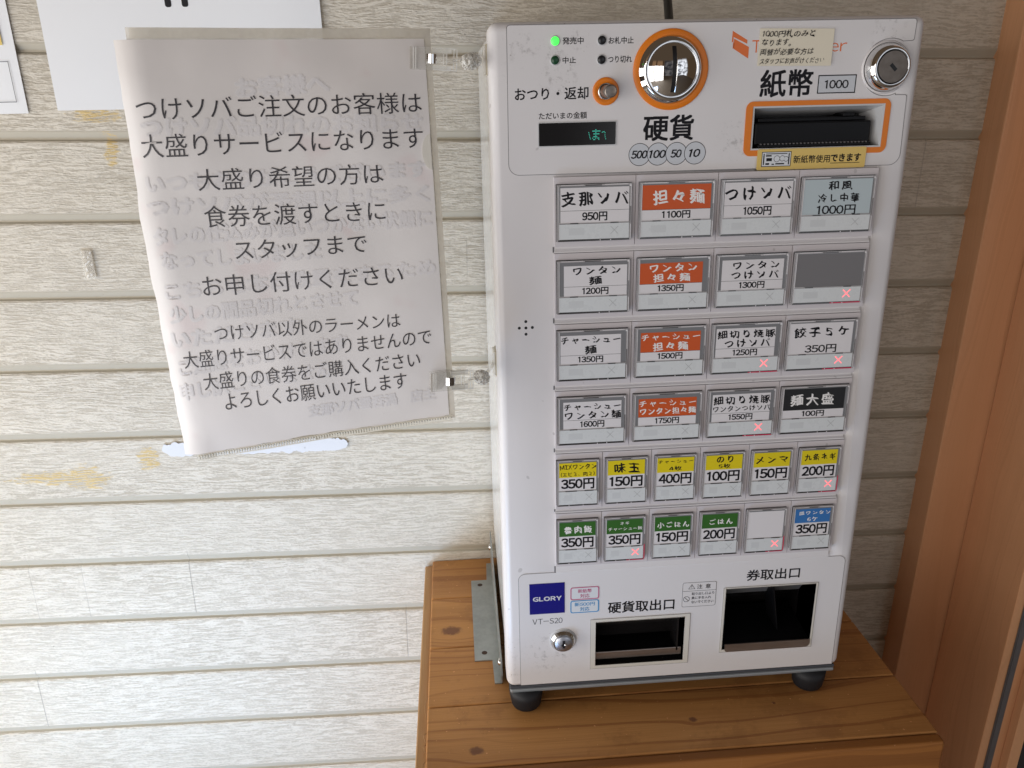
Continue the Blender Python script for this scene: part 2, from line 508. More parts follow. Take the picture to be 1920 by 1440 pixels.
M['black'] = pmat('black_recess', (.006, .006, .007), .5)
M['dark'] = pmat('dark_plastic', (.005, .005, .006), .4, spec=.2)
M['smoke'] = pmat('smoked_window', (.010, .009, .009), .12)
M['rubber'] = pmat('black_rubber', (.008, .009, .012), .6)
M['liner'] = pmat('recess_liner', (.50, .50, .50), .25, .0)
M['gap'] = pmat('button_gap', (.035, .032, .035), .35)
M['capside'] = pmat('acrylic_edge', (.36, .34, .335), .12, coat=.6)
M['capdark'] = pmat('acrylic_dark_paint', (.055, .052, .052), .16, coat=.6)  # shaded gap and dark glints of the cap as flat colour
M['caplight'] = pmat('acrylic_glint_paint', (.72, .70, .70), .12, coat=.6)  # highlights of the clear cap painted as a flat light colour
M['well'] = pmat('grey_card_well', (.18, .18, .185), .4)
M['strip'] = dirty_white('white_lamp_strip', (.64, .66, .66), .25)
M['faint'] = pmat('faint_mark', (.575, .592, .595), .4)
M['faint2'] = pmat('faint_cross', (.43, .44, .44), .4)
M['redx'] = pmat('lit_red_cross', (.8, .2, .2), .4, emit=(1.0, .17, .20), estr=1.15)
M['redglow'] = pmat('red_lit_edge', (.35, .02, .06), .2, emit=(1, .03, .10), estr=.16)
M['paper'] = pmat('white_card', (.70, .675, .68), .4)
M['paperink'] = pmat('card_white_ink', (.80, .78, .76), .5)
M['c_or'] = pmat('orange_card', (.56, .085, .012), .4)
M['c_ye'] = pmat('yellow_card', (.70, .56, .005), .4)
M['c_gr'] = pmat('green_card', (.030, .125, .016), .4)
M['c_bl'] = pmat('blue_card', (.035, .16, .42), .4)
M['c_bk'] = pmat('black_card', (.010, .010, .011), .4)
M['c_lb'] = pmat('pale_blue_card', (.46, .53, .55), .4)
M['c_gy'] = pmat('grey_card', (.165, .158, .16), .35)
M['blue'] = pmat('badge_blue', (.006, .006, .17), .3)
M['badgewhite'] = pmat('badge_lettering', (.62, .62, .64), .4)
M['pink'] = pmat('sticker_pink', (.48, .12, .22), .45)
M['cyan'] = pmat('sticker_cyan', (.06, .27, .52), .45)
M['stick'] = pmat('sticker_white', (.66, .68, .70), .3)
M['yellow'] = pmat('yellow_sticker', (.70, .50, .14), .42)
M['note'] = dirty_white('aged_note_paper', (.76, .70, .56), .5)
M['led_on'] = pmat('lit_green_lamp', (.1, .8, .1), .3, emit=(.06, 1.0, .10), estr=1.1)
M['led_dk'] = pmat('dark_green_lamp', (.008, .055, .022), .3)
M['led_off'] = pmat('unlit_lamp', (.012, .012, .014), .3)
M['vfd'] = pmat('display_glow', (.0, .2, .15), .5, emit=(.10, .75, .55), estr=.55)
M['rim'] = pmat('pale_rim', (.56, .56, .56), .4)
M['coin'] = pmat('coin_disc_grey', (.56, .58, .61), .45)
M['cable'] = pmat('black_cable', (.012, .012, .012), .4)
M['rail'] = brushed('grey_base_rail', (.30, .32, .33), .4, .3, (20, 900, 900), .2)
M['raildk'] = pmat('dark_seam_rail', (.06, .065, .075), .45)
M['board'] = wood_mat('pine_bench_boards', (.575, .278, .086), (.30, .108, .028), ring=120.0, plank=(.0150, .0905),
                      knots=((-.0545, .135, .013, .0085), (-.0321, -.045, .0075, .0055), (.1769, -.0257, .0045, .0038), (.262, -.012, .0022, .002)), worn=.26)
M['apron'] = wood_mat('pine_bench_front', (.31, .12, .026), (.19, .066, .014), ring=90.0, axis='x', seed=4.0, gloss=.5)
M['bside'] = wood_mat('pine_bench_side', (.52, .30, .13), (.34, .17, .06), ring=120.0, axis='y', seed=8.0, gloss=.5)
M['frame'] = wood_mat('door_frame_veneer', (.74, .39, .20), (.62, .31, .15), ring=160.0, axis='z', contrast=.45, seed=2.0, gloss=.34, specks=False)
for _k in ('frame',):
    _b = M[_k].node_tree.nodes['Principled BSDF']; _b.inputs['Coat Weight'].default_value = .55; _b.inputs['Coat Roughness'].default_value = .28
M['alu'] = brushed('grey_rail', (.20, .20, .21), .4, .6, (900, 900, 20), .2)
M['glass'] = pmat('dark_door_glass', (.035, .035, .037), .10)
M['poster'] = dirty_white('poster_paper', (.76, .76, .76), .55)
M['posteryellow'] = pmat('poster_yellow', (.72, .55, .15), .5)
M['torn'] = dirty_white('torn_paper', (.66, .66, .67), .75)
M['clear'] = clear_mat('clear_clip_plastic', (.996, .994, .985), .09, (.96, .93, .86), .05, .5)
M['clearedge'] = clear_mat('clear_bright_edge', (.99, .99, .97), .50, (.97, .95, .90), .03, .7)  # white edge glints of clear plastic put in as pale haze
M['sleeve'] = clear_mat('sleeve_film', (.985, .975, .95), .45, (.80, .755, .67), .22, .6)
M['ctape'] = clear_mat('clear_tape', (.995, .995, .985), .07, (.8, .79, .74), .1)
M['rib'] = pmat('ribbed_sleeve_edge', (.66, .62, .52), .4)
M['floor'] = pmat('beige_floor', (.30, .26, .215), .6)


def crystal():
    mt, b, bs = new_mat('clear_faceted_joint'); P = b.obj()
    n = b.noise(P, 420.0, 3, .7)
    b.put(bs.inputs['Base Color'], b.mix(b.smooth(n, .38, .62), (.46, .42, .35), (.92, .90, .84)))  # bright and dark facet sparkle painted into the colour by noise
    bs.inputs['Roughness'].default_value = .08
    b.put(bs.inputs['Alpha'], b.smooth(n, .40, .62, .35, .85))
    b.put(bs.inputs['Normal'], b.bump(n, .8, .002))
    return mt


M['crystal'] = crystal()


def notice_paper():
    mt, b, bs = new_mat('notice_paper')
    P = b.obj(); x, y, z = b.sep(P)
    n = b.noise(P, 14.0, 3, .55); n2 = b.noise(P, 45.0, 4, .6)
    c = b.mix(b.smooth(n, .35, .7), (.72, .685, .665), (.665, .635, .615))
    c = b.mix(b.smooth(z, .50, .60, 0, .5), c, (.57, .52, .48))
    rose = b.smooth(b.noise(P, 24.0, 2), .62, .74)
    c = b.mix(b.mul(rose, .25), c, (.60, .42, .42))
    g = b.smooth(b.noise(P, 210.0, 3, .7), .68, .76)
    c = b.mix(b.mul(g, b.smooth(n2, .5, .7, 0.0, .5)), c, (.33, .29, .26))
    b.put(bs.inputs['Base Color'], c); bs.inputs['Roughness'].default_value = .36
    bs.inputs['Specular IOR Level'].default_value = .4
    b.put(bs.inputs['Normal'], b.bump(b.noise(P, 30.0, 2), .12, .003))
    return mt


M['notice'] = notice_paper()
M['ghost0'] = pmat('show_through_a', (.690, .660, .645), .45)
M['ghost1'] = pmat('show_through_b', (.674, .645, .633), .45)
M['ghost2'] = pmat('show_through_c', (.645, .619, .615), .45)
M['noticeink'] = pmat('notice_ink', (.030, .027, .032), .4)

# ------------------------------------------------------------------ the setting: floor, siding wall, door frame
D = .2845
TH = .0245                                         # the building leans a little against the machine
mb = MB(); mb.box(-4, 4, -4, 4, -.68, -.63, 0); fl = mb.build('floor', M['floor']); fl['kind'] = 'structure'

mb = MB()
prof = []
z1 = .505 - .0857 * -7; zbot = -.60
k = -6; zz = z1
prof.append((D, .505 + .0857 * 7))
for k in range(-6, 13):
    zt = .505 - .0857 * k
    prof += [(D, zt), (D + .0006, zt - .0008), (D + .0042, zt - .0062), (D + .0044, zt - .0078), (D + .0012, zt - .0095), (D, zt - .0112)]
prof.append((D, -.62))
prof = [p for p in prof if p[1] > -.63]
for (ya, za), (yb, zb) in zip(prof, prof[1:]):
    mb.face([(-2.0, yb, zb), (.72, yb, zb), (.72, ya, za), (-2.0, ya, za)], 0)
mb.box(-2.0, .72, D + .006, D + .06, -.62, 1.1, 0)
wall = mb.build('siding_wall', M['siding']); wall.rotation_euler = (0, TH, 0)
tag(wall, 'cream wood-grain siding wall of horizontal planks behind the machine', 'wall')

dfr = empty('door_frame', (.562, .2, -.62), 'brown wooden door frame standing to the right of the bench', 'door frame')


def in_frame(mbx, name, mat, parent):
    o = mbx.build(name, mat); o.parent = parent
    o.matrix_parent_inverse = Matrix.Translation(-Vector(parent.location)); o.rotation_euler = (0, TH, 0)
    return o


mb = MB(); mb.box(.562, .70, .2482, D + .02, -.62, 1.2, 0, .0015); in_frame(mb, 'trim_board', M['frame'], dfr)
mb = MB(); mb.box(.6168, .70, .135, .2462, -.62, 1.2, 0, .0012); in_frame(mb, 'jamb', M['frame'], dfr)
mb = MB(); mb.box(.6273, .6369, .1330, .1349, -.62, 1.2, 0, .0006); mb.box(.6285, .6357, .1318, .1333, -.62, 1.2, 0, .0003); in_frame(mb, 'guide_rail', M['alu'], dfr)
sd = empty('sliding_door', (.68, .1, -.62), 'dark glazed sliding door beside the brown frame at the right edge', 'door')
mb = MB(); mb.box(.6475, .662, .121, .134, -.62, 1.2, 0, .001); in_frame(mb, 'stile', M['frame'], sd)
mb = MB(); mb.box(.6625, 1.6, .125, .131, -.62, 1.2, 0); in_frame(mb, 'glass_pane', M['glass'], sd)

# ------------------------------------------------------------------ bench
BZ = -.028
bench = empty('wooden_bench', (.16, .1, -.63), 'varnished pine bench with knots carrying the white ticket machine', 'bench')


def loc_part(mbx, name, mat, parent):
    o = mbx.build(name, mat, parent); o.matrix_parent_inverse = Matrix.Translation(-Vector(parent.location)); return o


mb = MB(); seams = [D - .0004, .1985, .1055, .0150, -.0640]
for a, c in zip(seams[1:], seams[:-1]):
    mb.box(-.0785, .3995, a + .0005, c - .0005, BZ - .024, BZ, 0, .0016, 3)
loc_part(mb, 'seat_boards', M['board'], bench)
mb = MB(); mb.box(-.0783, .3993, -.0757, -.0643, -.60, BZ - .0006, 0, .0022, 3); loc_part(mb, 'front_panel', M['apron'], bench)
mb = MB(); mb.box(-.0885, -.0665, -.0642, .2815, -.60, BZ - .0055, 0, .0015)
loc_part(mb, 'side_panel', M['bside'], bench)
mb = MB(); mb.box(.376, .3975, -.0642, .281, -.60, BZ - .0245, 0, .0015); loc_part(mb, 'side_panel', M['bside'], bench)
mb = MB()
rnd = random.Random(3)                       # lifted splinters of varnish along the left edge
for y0, L in ((.028, .03), (-.02, .012), (-.035, .009), (-.055, .014)):
    pts = [Vector((-.0788 - .002 * math.sin(math.pi * i / 8), y0 - L * i / 8, BZ + .001 + .002 * math.sin(math.pi * i / 8))) for i in range(9)]
    mb.tube(pts, .00035, 0, 5)
loc_part(mb, 'edge_splinters', M['bside'], bench)

# ------------------------------------------------------------------ ticket machine
mach = empty('ticket_machine', (.165, .13, BZ), 'white tabletop meal ticket vending machine with rows of illuminated menu buttons', 'vending machine')


def part(mbx, name, mats, parent=None, label=None):
    o = mbx.build(name, mats, parent or mach)
    if parent is None:
        o.matrix_parent_inverse = Matrix.Translation(-Vector(mach.location))
    if label: o['label'] = label
    return o


W_, H_ = .33, .591
# front door shell with its three openings
mb = MB(); mb.box(.0004, W_, 0, .034, .0012, H_, 0, .0075, 5)
for i in range(len(mb.sm)): mb.sm[i] = True
door = part(mb, 'front_door', [M['white']])
md = door.modifiers.new('wn', 'WEIGHTED_NORMAL'); md.keep_sharp = True
holes = [(.2012, .3040, -.02, .06, .4970, .5282), (.0857, .1716, -.02, .06, .0214, .0713), (.2094, .2970, -.02, .06, .0300, .0992)]
door.modifiers.clear()
cut(door, holes)
mb = MB(); mb.box(.0026, .327, .0345, .2800, .004, .5865, 0, .004, 3); cab = part(mb, 'cabinet', [M['side']]); cut(cab, [(h[0] - .0004, h[1] + .0004, -.02, .078, h[4] - .0004, h[5] + .0004) for h in holes[1:]])
mb = MB(); mb.box(.003, .3275, .003, .278, -.0025, .0006, 0, .0010); part(mb, 'base_rail', [M['raildk']])
mb = MB(); mb.box(.0035, .327, .0022, .278, -.0066, -.0025, 0, .0014); part(mb, 'base_tray', [M['rail']])
for fx, fy in ((.0195, .0125), (.3060, .0125), (.0225, .25), (.3045, .25)):
    mb = MB(); mb.lathe(Vector((fx, fy, -.0060)), [(0, 0), (.0168, 0), (.0163, .009), (.0148, .0185), (.0136, .0210), (.0118, .0218), (.0, .0219)], 0, 32, Vector((0, 0, -1)))
    part(mb, 'rubber_foot', [M['rubber']])

# printed top panel
YF = -.0004


def ring_line(mbx, pts, wdt, y, mi):
    """thin printed line along a closed apparent-mm outline"""
    n = len(pts)
    for i in range(n):
        p, q = Vector((pts[i][0], pts[i][1])), Vector((pts[(i + 1) % n][0], pts[(i + 1) % n][1]))
        dv = q - p
        if dv.length < 1e-6: continue
        nn = Vector((-dv.y, dv.x)).normalized() * wdt / 2; e = dv.normalized() * wdt * .4
        a, b_ = p - e, q + e
        mbx.face([A(*(a - nn), y), A(*(b_ - nn), y), A(*(b_ + nn), y), A(*(a + nn), y)], mi)


def arc(cx, cz, r, a0, a1, n=8):
    return [(cx + r * math.cos(math.radians(a0 + (a1 - a0) * i / n)), cz + r * math.sin(math.radians(a0 + (a1 - a0) * i / n))) for i in range(n + 1)]


LK = (303.6, 554.4)
top_out = (arc(21.5, 491.0, 8, 180, 270) + arc(313.5, 491, 8.5, 270, 360) + arc(319.5, 533, 1.5, 0, 90, 4)
           + [(312, 534.6)] + arc(LK[0], LK[1], 20.4, 293, 67, 24)[0:] + [(312.5, 572.6)] + arc(319.5, 574.4, 1.5, 270, 360, 4)
           + arc(319.0, 585.8, 2.2, 0, 90, 4) + arc(16.4, 586.2, 2.2, 90, 180, 4))
top_out = [(x, z) for x, z in top_out]
mb = MB()
mb.plate([A(x, z, YF) for x, z in top_out], .0006, 0)
ring_line(mb, top_out, .38, YF - .00003, 1)
YT = YF - .00005
for t, x0, x1, z0, z1 in (('発売中', 55.0, 70.3, 574.9, 579.6), ('中止', 55.0, 64.7, 562.0, 566.3), ('お札中止', 88.9, 107.3, 574.6, 579.2), ('つり切れ', 88.9, 106.4, 561.7, 566.4)):
    mb.ftext(t, x0, x1, z0, z1, YT, 2, bold=.014)
mb.ftext('おつり・返却', 19.3, 74.2, 536.9, 545.6, YT, 2, bold=.014)
mb.ftext('ただいまの金額', 37.0, 73.2, 523.2, 528.0, YT, 2, bold=.012)
mb.ftext('硬貨', 116.9, 155.3, 505.8, 523.9, YT, 2, bold=.020)
mb.ftext('紙幣', 205.3, 245.4, 535.2, 554.2, YT, 2, bold=.018)
for i, (t, cx) in enumerate((('500', 114.3), ('100', 128.6), ('50', 143.0), ('10', 157.6))):
    yy = YT - .00002 * i
    o_, i_ = circ(cx, 495.8, 8.5, yy), circ(cx, 495.8, 8.05, yy - .000005)
    mb.face(o_, 2); mb.face(i_, 3)
    wd = {3: 12.4, 2: 8.4}[len(t)]
    mb.ftext(t, cx - wd / 2 - .2, cx + wd / 2 - .2, 492.9, 498.7, YT - .0001, 2, bold=.022, shear=.2)
# 1000 box
mb.strip([A(249.7, 536.7, YT), A(279.6, 536.7, YT), A(279.6, 550, YT), A(249.7, 550, YT)], [A(250.5, 537.5, YT), A(278.8, 537.5, YT), A(278.8, 549.2, YT), A(250.5, 549.2, YT)], 2)
mb.face([A(250.5, 537.5, YT), A(278.8, 537.5, YT), A(278.8, 549.2, YT), A(250.5, 549.2, YT)], 3)
mb.ftext('1000', 255.3, 273.8, 540.3, 546.2, YT - .00004, 2, bold=.016)
# orange brand mark half hidden by the note
mb.face([A(182.0, 569.6, YT), A(182.0, 574.2, YT), A(183.0, 573.6, YT), A(183.0, 570.2, YT)][::-1], 4)
mb.face([A(181.0, 574.0, YT), A(181.2, 581.9, YT), A(192.8, 575.4, YT), A(192.8, 572.8, YT), A(182.2, 577.6, YT), A(182.2, 574.4, YT)][::-1], 4)
mb.face([A(182.6, 569.6, YT), A(182.6, 576.6, YT), A(194.3, 570.6, YT), A(194.3, 562.6, YT)][::-1], 4)
mb.ftext('T', 196.6, 203.4, 566.6, 575.2, YT, 4)
mb.ftext('er', 256.6, 269.4, 566.2, 572.4, YT, 4)
ctrl = part(mb, 'control_panel', [M['film'], M['greyink'], M['ink'], M['coin'], M['logo']])
cut(ctrl, [(h[0] - .0001, h[1] + .0001, h[2], h[3], h[4] - .0001, h[5] + .0001) for h in holes[:1]])

# status lamps
for x, z, mt, lb in ((49.4, 577.3, 'led_on', 'glowing green on-sale lamp'), (49.3, 564.3, 'led_dk', None), (83.9, 577.2, 'led_off', None), (83.8, 564.0, 'led_off', None)):
    mb = MB(); c = A(x, z, YT)
    mb.lathe(c, [(.0038, 0), (.0038, .0002), (.0031, .0003)], 1, 28)
    mb.lathe(c, [(.0031, .0001), (.0031, .0004), (.0026, .0010), (.0014, .0014), (0, .0016)], 0, 28)
    part(mb, 'status_lamp', [M[mt], M['rim']], label=lb)

# change return button
rb = MB(); c = A(87.3, 542.0, YT)
rb.lathe(c, [(.0099, 0), (.0099, .0009), (.0096, .0012), (.0059, .0012), (.0056, .0006)], 0, 40)
rbo = part(rb, 'return_button', [M['orange']])
mb = MB(); mb.lathe(c, [(.0060, .0005), (.0060, .0017), (.0055, .0020), (.0049, .0019), (.0049, .0004), (0, .0004)], 0, 36)
o = part(mb, 'sleeve', [M['chrome2']], rbo)
mb = MB(); mb.lathe(c, [(.0046, .0004), (.0046, .0200), (.0044, .0206), (.0038, .0208)], 0, 36); mb.lathe(c, [(.0038, .0208), (.0024, .0205), (0, .0204)], 1, 36)
o = part(mb, 'push_stem', [M['steel'], M['steel']], rbo)

# coin slot
c = A(135.8, 556.0, YT)
mb = MB(); mb.lathe(c, [(.0283, 0), (.0283, .0010), (.0279, .0013), (.0236, .0013)], 0, 72)
cs = part(mb, 'coin_slot', [M['orange']])
mb = MB(); mb.lathe(c, [(.0241, .0008), (.0240, .0014), (.0229, .0018), (.0222, .0040), (.0188, .0062), (.0184, .0058)], 0, 72)
RR = .029; h0 = .0058
domep = [(.0184 * math.sin(math.pi / 2 * i / 10) if False else .0184 * (1 - i / 10), 0) for i in range(11)]
domep = [(r, h0 + math.sqrt(RR * RR - r * r) - math.sqrt(RR * RR - .0184 ** 2)) for r, _ in domep]
mb.lathe(c, domep, 0, 72)
part(mb, 'chrome_bezel', [M['chrome']], cs)


def dome_h(x, z):
    r2 = x * x + z * z; return h0 + math.sqrt(max(0, RR * RR - r2)) - math.sqrt(RR * RR - .0184 ** 2)


mb = MB(); hw = .0015
for i in range(16):
    za, zb_ = -.0158 + .0318 * i / 16, -.0158 + .0318 * (i + 1) / 16
    mb.face([c + Vector((-hw, -dome_h(-hw, za) - .0002, za)), c + Vector((hw, -dome_h(hw, za) - .0002, za)), c + Vector((hw, -dome_h(hw, zb_) - .0002, zb_)), c + Vector((-hw, -dome_h(-hw, zb_) - .0002, zb_))], 0)
    mb.face([c + Vector((hw, -dome_h(hw, za) - .0002, za)), c + Vector((hw + .00035, -dome_h(hw, za) - .0004, za)), c + Vector((hw + .00035, -dome_h(hw, zb_) - .0004, zb_)), c + Vector((hw, -dome_h(hw, zb_) - .0002, zb_))], 1)
part(mb, 'coin_slit', [M['black'], M['chrome2']], cs)

# amount display
mb = MB(); y = YT
mb.plate(rrect(36.0, 96.3, 503.0, 521.2, 1.0, y - .0003), .0003, 0)
mb.plate(rrect(36.9, 95.4, 503.9, 520.4, .6, y - .0006), .0003, 1)
dsp = part(mb, 'amount_display', [M['rim'], M['smoke']])
mb = MB(); yv = y - .00065
px = .0
rows_ma = ['...#....', '########', '...#....', '.######.', '...#....', '.####...', '#..#.##.', '.##...#.']
for j, rr in enumerate(rows_ma):
    for i, ch in enumerate(rr):
        if ch == '#':
            x0 = 77.6 + i * .78; z0 = 514.6 - j * 1.02
            mb.face([A(x0, z0, yv), A(x0 + .60, z0, yv), A(x0 + .60, z0 + .62, yv), A(x0, z0 + .62, yv)], 0)
for x0, z0 in ((74.6, 512.6), (74.9, 511.4), (75.2, 510.2), (75.5, 509.0), (75.9, 508.0), (84.9, 512.6), (85.6, 513.0), (86.4, 513.0), (87.1, 512.2), (87.0, 510.6), (87.2, 509.2), (87.6, 507.8)):
    mb.face([A(x0, z0, yv), A(x0 + .5, z0, yv), A(x0 + .5, z0 + .6, yv), A(x0, z0 + .6, yv)], 0)
part(mb, 'glowing_character', [M['vfd']], dsp)

# bill slot
mb = MB(); y = YT
mb.strip(rrect(195.6, 309.6, 492.2, 532.2, 5.5, y - .0006), rrect(201.0, 304.3, 496.8, 528.4, .3, y - .0006), 0)
mb.strip(rrect(195.5, 309.7, 492.1, 532.3, 5.5, y), rrect(195.6, 309.6, 492.2, 532.2, 5.5, y - .0006), 0)
bl = part(mb, 'bill_slot', [M['orange']])
mb = MB()
fo = [Vector((.2008, -.0012, .4966)), Vector((.3044, -.0012, .4966)), Vector((.3044, -.0012, .5286)), Vector((.2008, -.0012, .5286))]
fi = [Vector((.2020, -.0010, .4978)), Vector((.3032, -.0010, .4978)), Vector((.3032, -.0010, .5274)), Vector((.2020, -.0010, .5274))]
bk = [Vector((.2060, .026, .4990)), Vector((.2975, .026, .4990)), Vector((.2975, .026, .5205)), Vector((.2060, .026, .5205))]
mb.strip(fo, fi, 0)
for i in range(4):
    j = (i + 1) % 4; mb.face([fi[i], fi[j], bk[j], bk[i]], 1 if i in (1, 2) else 2)
mb.face(bk, 2)
part(mb, 'slot_recess', [M['rim'], M['liner'], M['black']], bl)
mb = MB()
mb.box(.2050, .2975, .0040, .0255, .4998, .5165, 0, .0012)
mb.box(.2085, .2945, .0080, .0255, .5166, .5196, 0, .0006)
mb.box(.2760, .2850, .0075, .0255, .5197, .5222, 0, .0005)
mb.box(.2070, .2972, .0005, .0250, .4982, .5003, 0, .0004)
for i in range(30):
    xx = .209 + i * .0029; mb.box(xx, xx + .0012, .0008, .004, .5003, .5012, 1)
part(mb, 'bill_mouth', [M['dark'], M['greyink']], bl)

# upper round lock on the notch
c = Vector((.3008, -.0002, .5548)); c = A(LK[0] - 2.2, LK[1], 0)
mb = MB()
mb.lathe(c, [(.0190, 0), (.0190, .0010), (.0178, .0014)], 1, 64)
mb.lathe(c, [(.0174, .0008), (.0172, .0024), (.0160, .0065), (.0140, .0098), (.0124, .0108), (.0120, .0104)], 0, 64)
lk = part(mb, 'door_lock', [M['chrome'], M['white']])
mb = MB(); mb.lathe(c, [(.0120, .0092), (.0116, .0107), (.0112, .0110)], 1, 48); mb.lathe(c, [(.0112, .0110), (.0, .0110)], 0, 48)
q = Vector((.0019, 0, -.0023)); t1 = Vector((.72, 0, -.70)); t2 = Vector((.70, 0, .72)); cc = c + Vector((.0003, -.0112, -.0003))
mb.face([cc - t1 * .0031 - t2 * .0013, cc + t1 * .0031 - t2 * .0013, cc + t1 * .0031 + t2 * .0013, cc - t1 * .0031 + t2 * .0013], 2)
part(mb, 'key_cylinder', [brushed('dull_lock_face', (.21, .18, .155), .40, .9, (250, 250, 250), .35), M['dark'], M['black']], lk)

# handwritten note and yellow sticker stuck on the panel
mb = MB(); y = YT - .0007
mb.plate([A(201.8, 557.4, y), A(258.4, 556.4, y - .0006), A(258.6, 582.1, y), A(202.0, 583.2, y)], .0004, 0)
for k_, (t, x0, x1, z0, z1) in enumerate((('1000円札のみと', 204.2, 243.8, 576.6, 582.0), ('なります。', 204.0, 226, 570.6, 575.8), ('両替が必要な方は', 203.2, 244.0, 564.2, 569.6), ('スタッフにお声がけください', 203.2, 252.8, 558.0, 563.0))):
    mb.ftext(t, x0, x1, z0, z1, y - .0004, 1, bold=.006, wob=.045, shear=.12, seed=k_ + 1, rise=.10)
part(mb, 'handwritten_note', [M['note'], M['ink']])
mb = MB(); y = YT - .0014
mb.plate(rrect(207.2, 294.2, 481.4, 497.1, 1.4, y), .0005, 0)
yy = y - .00004
mb.strip([A(210.7, 483.8, yy), A(234.2, 483.8, yy), A(234.2, 495.1, yy), A(210.7, 495.1, yy)], [A(211.2, 484.3, yy), A(233.7, 484.3, yy), A(233.7, 494.6, yy), A(211.2, 494.6, yy)], 1)
mb.face([A(211.2, 484.3, yy), A(233.7, 484.3, yy), A(233.7, 494.6, yy), A(211.2, 494.6, yy)], 2)
y3 = yy - .00004
for x0, x1, z0, z1 in ((212.0, 212.9, 485.2, 493.8), (232.0, 232.9, 485.2, 493.8), (214, 231, 493.2, 493.8), (214, 218.5, 491.5, 492.6), (222, 229, 485.4, 486.4), (214, 217, 485.3, 486.6), (219, 221, 485.2, 486.0), (214.5, 219, 488.0, 490.4)):
    mb.face([A(x0, z0, y3), A(x1, z0, y3), A(x1, z1, y3), A(x0, z1, y3)], 1)
for cx, cz, r in ((222.9, 489.7, 2.5), (227.2, 489.9, 2.2), (230.3, 489.4, 2.0)):
    mb.face(circ(cx, cz, r, y3 - .00002, 20), 1); mb.face(circ(cx, cz, r - .35, y3 - .00004, 20), 2)
mb.ftext('新紙幣使用', 236.2, 265.4, 485.9, 491.7, yy, 1, bold=.012)
mb.ftext('できます', 266.2, 290.2, 486.4, 492.0, yy, 1, bold=.030)
mb.face([A(266.0, 485.0, yy), A(289.8, 485.0, yy), A(289.8, 485.45, yy), A(266.0, 485.45, yy)], 1)
part(mb, 'banknote_sticker', [M['yellow'], M['ink'], M['stick']])

# speaker holes
mb = MB()
for x, z in ((24.5, 367.1), (24.5, 361.7), (19.1, 361.8), (29.8, 361.9), (24.5, 356.4)):
    mb.lathe(A(x, z, 0), [(.00125, .00002), (.00105, .00012), (0, .00012)], 0, 20, smooth=False)
part(mb, 'speaker_holes', [M['black']])

# stepped button rows ------------------------------------------------------
ROWS = [(480.6, 426.9, 422.0), (421.6, 368.6, 363.6), (363.1, 309.9, 305.4), (304.9, 252.2, 247.5), (247.0, 193.0, 189.1), (188.6, 134.3, 128.0)]
XL, XR = 47.4, 307.0
PT, PB, PL = -.0040, -.0052, -.0012          # plate top, plate bottom, lip recess
COLS4 = [(50.1, 109.0), (115.4, 174.9), (180.6, 239.8), (245.2, 305.1)]
COLS6 = [(49.5, 86.5), (92.6, 129.8), (136.6, 173.4), (180.2, 217.0), (223.6, 260.4), (267.0, 304.6)]
SE4 = [112.1, 177.4, 242.2]; SE6 = [89.6, 133.0, 176.6, 220.4, 264.0]
for r, (zt, zb, zl) in enumerate(ROWS):
    mb = MB()
    tl, tr, br, bl_ = A(XL, zt, PT), A(XR, zt, PT), A(XR, zb, PB), A(XL, zb, PB)
    tl.x = bl_.x = .0478; tr.x = br.x = .3043
    bk = [Vector((p.x, .0, p.z)) for p in (bl_, br, tr, tl)]
    # seams between columns: split the plate face into column tiles with a fine groove
    xs = [tl.x] + [A(sx, zt, PT).x for sx in (SE4 if r < 4 else SE6)] + [tr.x]
    g = .00022
    for a, c in zip(xs, xs[1:]):
        a2, c2 = a + (g if a != xs[0] else 0), c - (g if c != xs[-1] else 0)
        f = [Vector((a2, bl_.y, bl_.z)), Vector((c2, br.y, br.z)), Vector((c2, tr.y, tr.z)), Vector((a2, tl.y, tl.z))]
        mb.hexa(f, [Vector((p.x, .0, p.z)) for p in f], 0)
    mb.box(xs[0] + .0005, xs[-1] - .0005, -.0035, .0, bl_.z + .001, tl.z - .001, 2)
    # lip: slopes from the recess under the plate out to the next plate's top edge
    l0 = A(XL, zb, PL).z; lz = A(XL, zl, PT).z if r < 5 else A(XL, zl, PL).z
    x0, x1 = .0481, .3040
    prof = [(0, l0 + .001), (PL, l0 + .0008), (PL - .0003, l0 - .0012), (PT + .0006 if r < 5 else PL - .0010, lz + .0010), (PT + .0003 if r < 5 else PL - .0008, lz), (0, lz)]
    for (ya, za), (yb, zb2) in zip(prof, prof[1:]):
        mb.face([(x0, yb, zb2), (x1, yb, zb2), (x1, ya, za), (x0, ya, za)], 1)
    for xx, fl_ in ((x0, 1), (x1, 0)):
        pts = [(xx, a, c) for a, c in prof]; mb.face(pts if fl_ else pts[::-1], 1)
    if r == 5:      # dark seam under the last strip
        mb.box(.0478, .3043, -.0006, .0, lz - .0007, lz - .0001, 3)
    mb.box(.0468, .0479, -.0004, .0, lz, l0, 3)
    part(mb, 'button_row', [M['plate'], M['white'], M['gap'], M['greyink']])

# ticket buttons
INK, WI = 'ink', 'paperink'
H = {}
# (lines, price, header colour, ink colour, left inset, right edge, top inset, lit?)   lines: (text, cx, cz, w, h) in card fractions of the header
def big(x0, x1, top, lines, price, head=None, ink='ink', lit=False, split=.66, rule=True):
    return dict(x0=x0, x1=x1, top=top, lines=lines, price=price, head=head, ink=ink, lit=lit, split=split, rule=rule)


